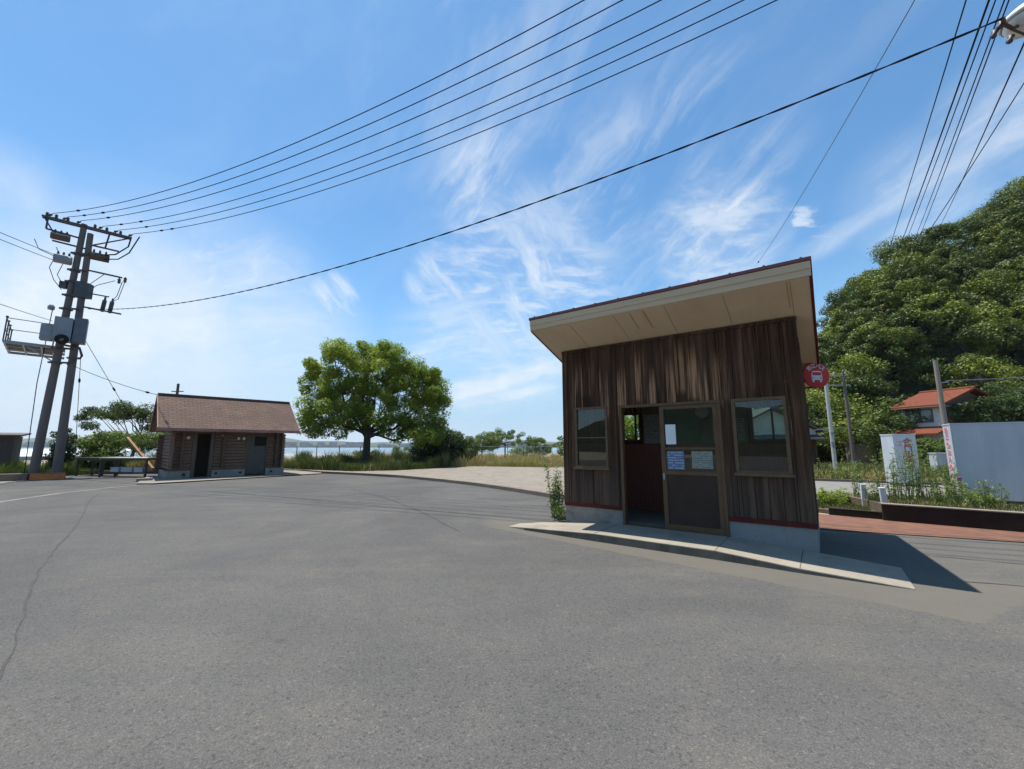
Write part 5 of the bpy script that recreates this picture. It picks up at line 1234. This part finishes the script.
m = MB(); m.hexa([(-.5,-.7,2.05),(5.6,-.7,2.05),(5.6,-.005,2.3),(-.5,-.005,2.3),(-.5,-.7,2.13),(5.6,-.7,2.13),(5.6,-.005,2.38),(-.5,-.005,2.38)]); m.build('lean_to_roof', M['tilegrey'], t)
GD = math.atan2(.23,.97)
t = thing('red_roofed_house','old house with an orange tiled gable roof and white wall at the hill foot','house',(32.5,31.2,0),GD)
m = MB(); m.box(0,6.4,0,2.6,0,4.7); m.build('wall', M['plaster'], t)
m = MB(); m.add([(0,0.0,4.7),(6.4,0,4.7),(3.2,0,5.85),(0,2.6,4.7),(6.4,2.6,4.7),(3.2,2.6,5.85)],[(0,1,2),(5,4,3),(0,2,5,3),(1,4,5,2)]); m.build('gable', M['hutboard'], t)
m = MB()
for x0, x1 in ((-.6,3.2),(7.0,3.2)): m.hexa([(x0,-.5,4.60),(x1,-.5,6.0),(x1,3.1,6.0),(x0,3.1,4.60),(x0,-.5,4.74),(x1,-.5,6.14),(x1,3.1,6.14),(x0,3.1,4.74)])
rr_ = m.build('roof', M['tileorange'], t)
m = MB(); m.tube([(3.2,-.52,6.14),(3.2,3.12,6.14)], .11, 8); m.build('ridge_cap', M['tileorange'], rr_)
m = MB(); m.tube([(-.64,-.5,4.58),(-.64,3.1,4.58)], .05, 6); m.build('gutter', M['rusty'], rr_)
m = MB(); m.box(-.06,-.002,.5,2.3,3.45,3.54); m.box(-.06,-.002,.5,2.3,4.40,4.48); m.box(-.06,-.002,.5,.58,3.54,4.40); m.box(-.06,-.002,2.22,2.3,3.54,4.40); m.box(-.05,-.002,1.36,1.44,3.54,4.40)
w_ = m.build('window', M['hutboard'], t); MB().box(-.02,-.003,.58,2.22,3.54,4.40).build('pane', M['glass'], w_)
MB().box(-.001,.01,.52,2.28,3.48,4.44).build('curtain', M['greypaper2'], t)
m = MB(); m.hexa([(-1.5,-.5,2.45),(-.004,-.5,3.0),(-.004,2.6,3.0),(-1.5,2.6,2.45),(-1.5,-.5,2.57),(-.004,-.5,3.12),(-.004,2.6,3.12),(-1.5,2.6,2.57)]); m.build('porch_roof', M['tileorange'], t)
m = MB(); m.box(-.003,6.403,-.03,-.003,0,4.65); m.build('boarding', M['hutboard'], t)
t = thing('low_grey_shed','low dark shed with a mossy grey roof left of the red roofed house','shed',(32.4,39.4,0),-rad(2))
m = MB(); m.box(0,3.9,0,2,0,2.45); m.build('wall', M['planks2'], t); m = MB(); m.hexa([(-.4,-.5,2.45),(4.2,-.5,2.9),(4.2,2.3,2.9),(-.4,2.3,2.45),(-.4,-.5,2.6),(4.2,-.5,3.05),(4.2,2.3,3.05),(-.4,2.3,2.6)]); m.build('roof', M['tilegrey'], t)
t = thing('stone_retaining_wall','short tan stone retaining wall beyond the road at the hill foot','wall',(30.4,37.6,0),-rad(6)); m=MB(); m.box(0,2.2,0,.6,-.2,1.75); m.build('wall_body', M['stone'], t, .03); m=MB(); m.box(-.06,2.26,-.06,.66,1.75,1.83); m.build('coping', M['stone'], t)
t = thing('white_box','small white cabinet standing by the side road left of the big sign box','cabinet',(27.0,26.6,0),-rad(10)); m=MB(); m.box(0,.95,0,.6,.0,1.15); m.build('cabinet_body', M['signwhite'], t, .02); m=MB(); m.box(-.03,.98,-.03,.63,1.15,1.2); m.build('lid', M['white'], t)

# ------------------------------------------------------------------ white sign boxes
t = thing('small_sign_box','narrower white box sign with red brown vertical lettering among weeds','sign',(15.72,17.15,0),-rad(10))
MB().box(0,.82,0,.72,.12,2.06).build('sign_body', M['signwhite'], t, .012)
m = MB(); m.box(-.012,.832,-.012,.732,2.06,2.11); m.each('sign_frame', M['white'], t)
m = MB(); m.box(.05,.2,.05,.6,-.05,.12); m.box(.64,.77,.05,.6,-.05,.12); m.each('foot', M['darksteel'], t)
for i, ch in enumerate('合口米図'):
    text_part(ch, .34, M['letter'], t, Matrix.Translation((.50,-.004,1.76-.29*i)) @ FACE)
for i, ch in enumerate('工'): text_part(ch, .26, M['pink'], t, Matrix.Translation((.23,-.004,1.70)) @ FACE)
t = thing('large_sign_box','large plain white box sign with pink vertical lettering on its narrow side','sign',(10.98,10.36,.28),-rad(36.5))
MB().box(0,1.75,0,.85,.06,1.87).build('sign_body', M['signwhite'], t, .012)
m = MB(); m.box(-.01,1.76,-.01,.86,1.87,1.895); m.box(-.014,-.001,-.012,.02,.06,1.86); m.each('sign_frame', M['white'], t)
m = MB(); m.box(.02,1.73,.06,.8,.0,.058); m.build('base_beam', M['rusty'], t)
SIDE = Matrix(((0,0,-1,0),(-1,0,0,0),(0,1,0,0),(0,0,0,1)))
for ch, z in (('四',1.72),('反',1.56),('回',1.34),('昇',1.15),('月',.98),('回',.78),('の',.58),('て',.42)):
    text_part(ch, .155, M['pink'], t, Matrix.Translation((-.003,.5,z)) @ SIDE @ Matrix.Scale(2.2,4,(1,0,0)))

# ------------------------------------------------------------------ planter
def wall_run(name, lab, pts, h, th, mt):
    t = thing(name, lab, 'wall', (pts[0][0],pts[0][1],0))
    o_ = Vector(pts[0])
    inn = [Vector(p)-o_ for p in pts]; d = (inn[-1]-inn[0]).normalized(); nb = Vector((-d.y,d.x))*th
    if nb.y < 0: nb = -nb
    m = MB()
    for a, b in zip(inn[:-1], inn[1:]):
        m.hexa([(a.x,a.y,-.04),(b.x,b.y,-.04),((b+nb).x,(b+nb).y,-.04),((a+nb).x,(a+nb).y,-.04),(a.x,a.y,h),(b.x,b.y,h),((b+nb).x,(b+nb).y,h),((a+nb).x,(a+nb).y,h)])
    m.build('wall_body', M[mt], t, .015)
    m = MB(); a, b = inn[0], inn[-1]; e = nb.normalized()*.012
    m.hexa([((a-e).x,(a-e).y,h+.001),((b-e).x,(b-e).y,h+.001),((b+nb+e).x,(b+nb+e).y,h+.001),((a+nb+e).x,(a+nb+e).y,h+.001),((a-e).x,(a-e).y,h+.022),((b-e).x,(b-e).y,h+.022),((b+nb+e).x,(b+nb+e).y,h+.022),((a+nb+e).x,(a+nb+e).y,h+.022)])
    m.build('coping', M['stone'] if h > .2 else M[mt], t)
    return t
wall_run('planter_wall','low dark kerb like planter wall at the left end',[(7.62,10.26),(8.30,9.55)],.12,.16,'planter')
wall_run('planter_wall','taller dark brown planter wall below the large white sign box',[(8.08,9.31),(9.62,8.0),(12.6,5.45)],.345,.20,'planter')
m = MB(); m.prism([(7.75,10.40),(8.42,9.70),(8.50,9.68),(8.9,10.6),(9.15,12.5),(8.4,12.2),(7.4,11.2)], -.02, .07); struct(m.build('planter_soil', M['soil']))
m = MB(); m.prism([(8.24,9.47),(9.78,8.16),(12.7,5.65),(15.5,8.5),(12.4,10.7),(9.2,12.5),(8.9,10.6),(8.55,9.66)], -.02, .27); struct(m.build('planter_soil', M['soil']))
t = thing('loose_stone','small pale stone at the planter corner on the brick paving','stone',(7.35,10.4,.02)); MB().lathe([(.001,-.02),(.09,.0),(.10,.04),(.06,.09),(.001,.10)],(0,0,0),(.2,0,1),9).build('stone_body', M['stone'], t)
for i, (x, y, z, tl, lab) in enumerate(((9.0,10.86,.05,.02,'left one of two short white concrete posts among the weeds'),(8.72,9.93,.05,-.03,'right white concrete post at the planter wall corner'))):
    t = thing('marker_post', lab, 'post', (x,y,z), -.5, 'short white posts'); h = .60
    MB().hexa([(-.06,-.06,-.1),(.06,-.06,-.1),(.06,.06,-.1),(-.06,.06,-.1),(-.055+tl,-.055,h),(.055+tl,-.055,h),(.055+tl,.055,h),(-.055+tl,.055,h)]).build('post_shaft', M['white'], t, .012)
rng = np.random.default_rng(77)
wl = [(8.95,10.5,.1,.7,6,.13,'short weed by the left white post'),(9.25,11.4,.1,1.05,5,.22,'feathery weed behind the left white post'),(9.05,9.85,.27,.9,6,.2,'bushy weed just right of the white corner post'),
      (9.7,10.9,.27,1.15,7,.25,'tall leafy weed cluster left of the small sign box'),(10.1,10.7,.27,1.42,8,.25,'tallest weed cluster standing before the small sign box'),(10.45,10.9,.27,1.3,7,.26,'tall weed cluster before the middle of the small sign box'),
      (10.3,10.05,.27,.95,6,.24,'medium weed below the small sign box lettering'),(10.75,10.95,.27,1.2,5,.24,'loose tall weed right of the small sign box'),(10.6,10.2,.27,.75,7,.26,'pale weed patch left of the large sign box'),
      (10.85,10.55,.27,1.15,4,.16,'thin upright weed beside the pink lettered narrow face'),(9.5,9.2,.27,.55,6,.25,'short weed tuft along the taller planter wall'),(10.0,9.3,.27,.6,7,.26,'light weed tuft in the middle of the planter wall'),(10.55,9.45,.27,.55,7,.25,'short weed tuft below the large sign box corner')]
for x,y,z,h,s,sp,lab in wl:
    weed('tall_weed', lab, (x,y,z), h*1.12, s+2, rng, M['weed'], sp, .10, 'weed', 'weeds in the planter', 34)
weed('broad_leafed_weed','low bright broad leafed bush at the left end of the planter',(8.55,11.35,.06),.42,16,rng,M['leaf'],.34,.16,'weed',None,22)
weed('broad_leafed_weed','bright green broad leafed weed at the foot of the large sign box',(10.72,9.72,.27),.26,12,rng,M['leaf'],.2,.13,'weed',None,18)
weed('shelter_weed','tall pale green weed growing against the left corner of the shelter',(.96,9.75,.0),1.3,13,rng,M['weed'],.19,.13,'weed',None,40)
weed('shelter_weed','dark low weed tuft at the foot of the tall shelter weed',(1.03,9.35,0),.34,9,rng,M['leafmid'],.14,.09,'weed',None,26)
t = thing('purple_flower','single purple flower head on a stem before the narrow sign face','flower',(10.72,10.1,.27))
MB().tube([(0,0,0),(.01,.02,.3),(-.01,0,.52)],[.006,.005,.004],6).build('stem', M['weed'], t)
MB().lathe([(.005,-.03),(.035,.0),(.05,.04),(.03,.09),(.005,.1)],(-.01,0,.52),(.2,0,1),9).build('flower_head', M['flower'], t)
for p, lab in (((12.5,20.8,-.02),'leafy weed clump beyond the road near the pale pole'),((15.6,19.9,-.02),'tall roadside weed left of the small sign box'),((17.6,18.8,-.02),'tall roadside weed right of the small sign box'),((14.3,20.6,-.02),'wispy weed beside the far road kerb')):
    weed('roadside_weed', lab, p, 1.05, 12, rng, M['weed'], .45, .15, 'weed', 'weeds along the far road kerb', 34)
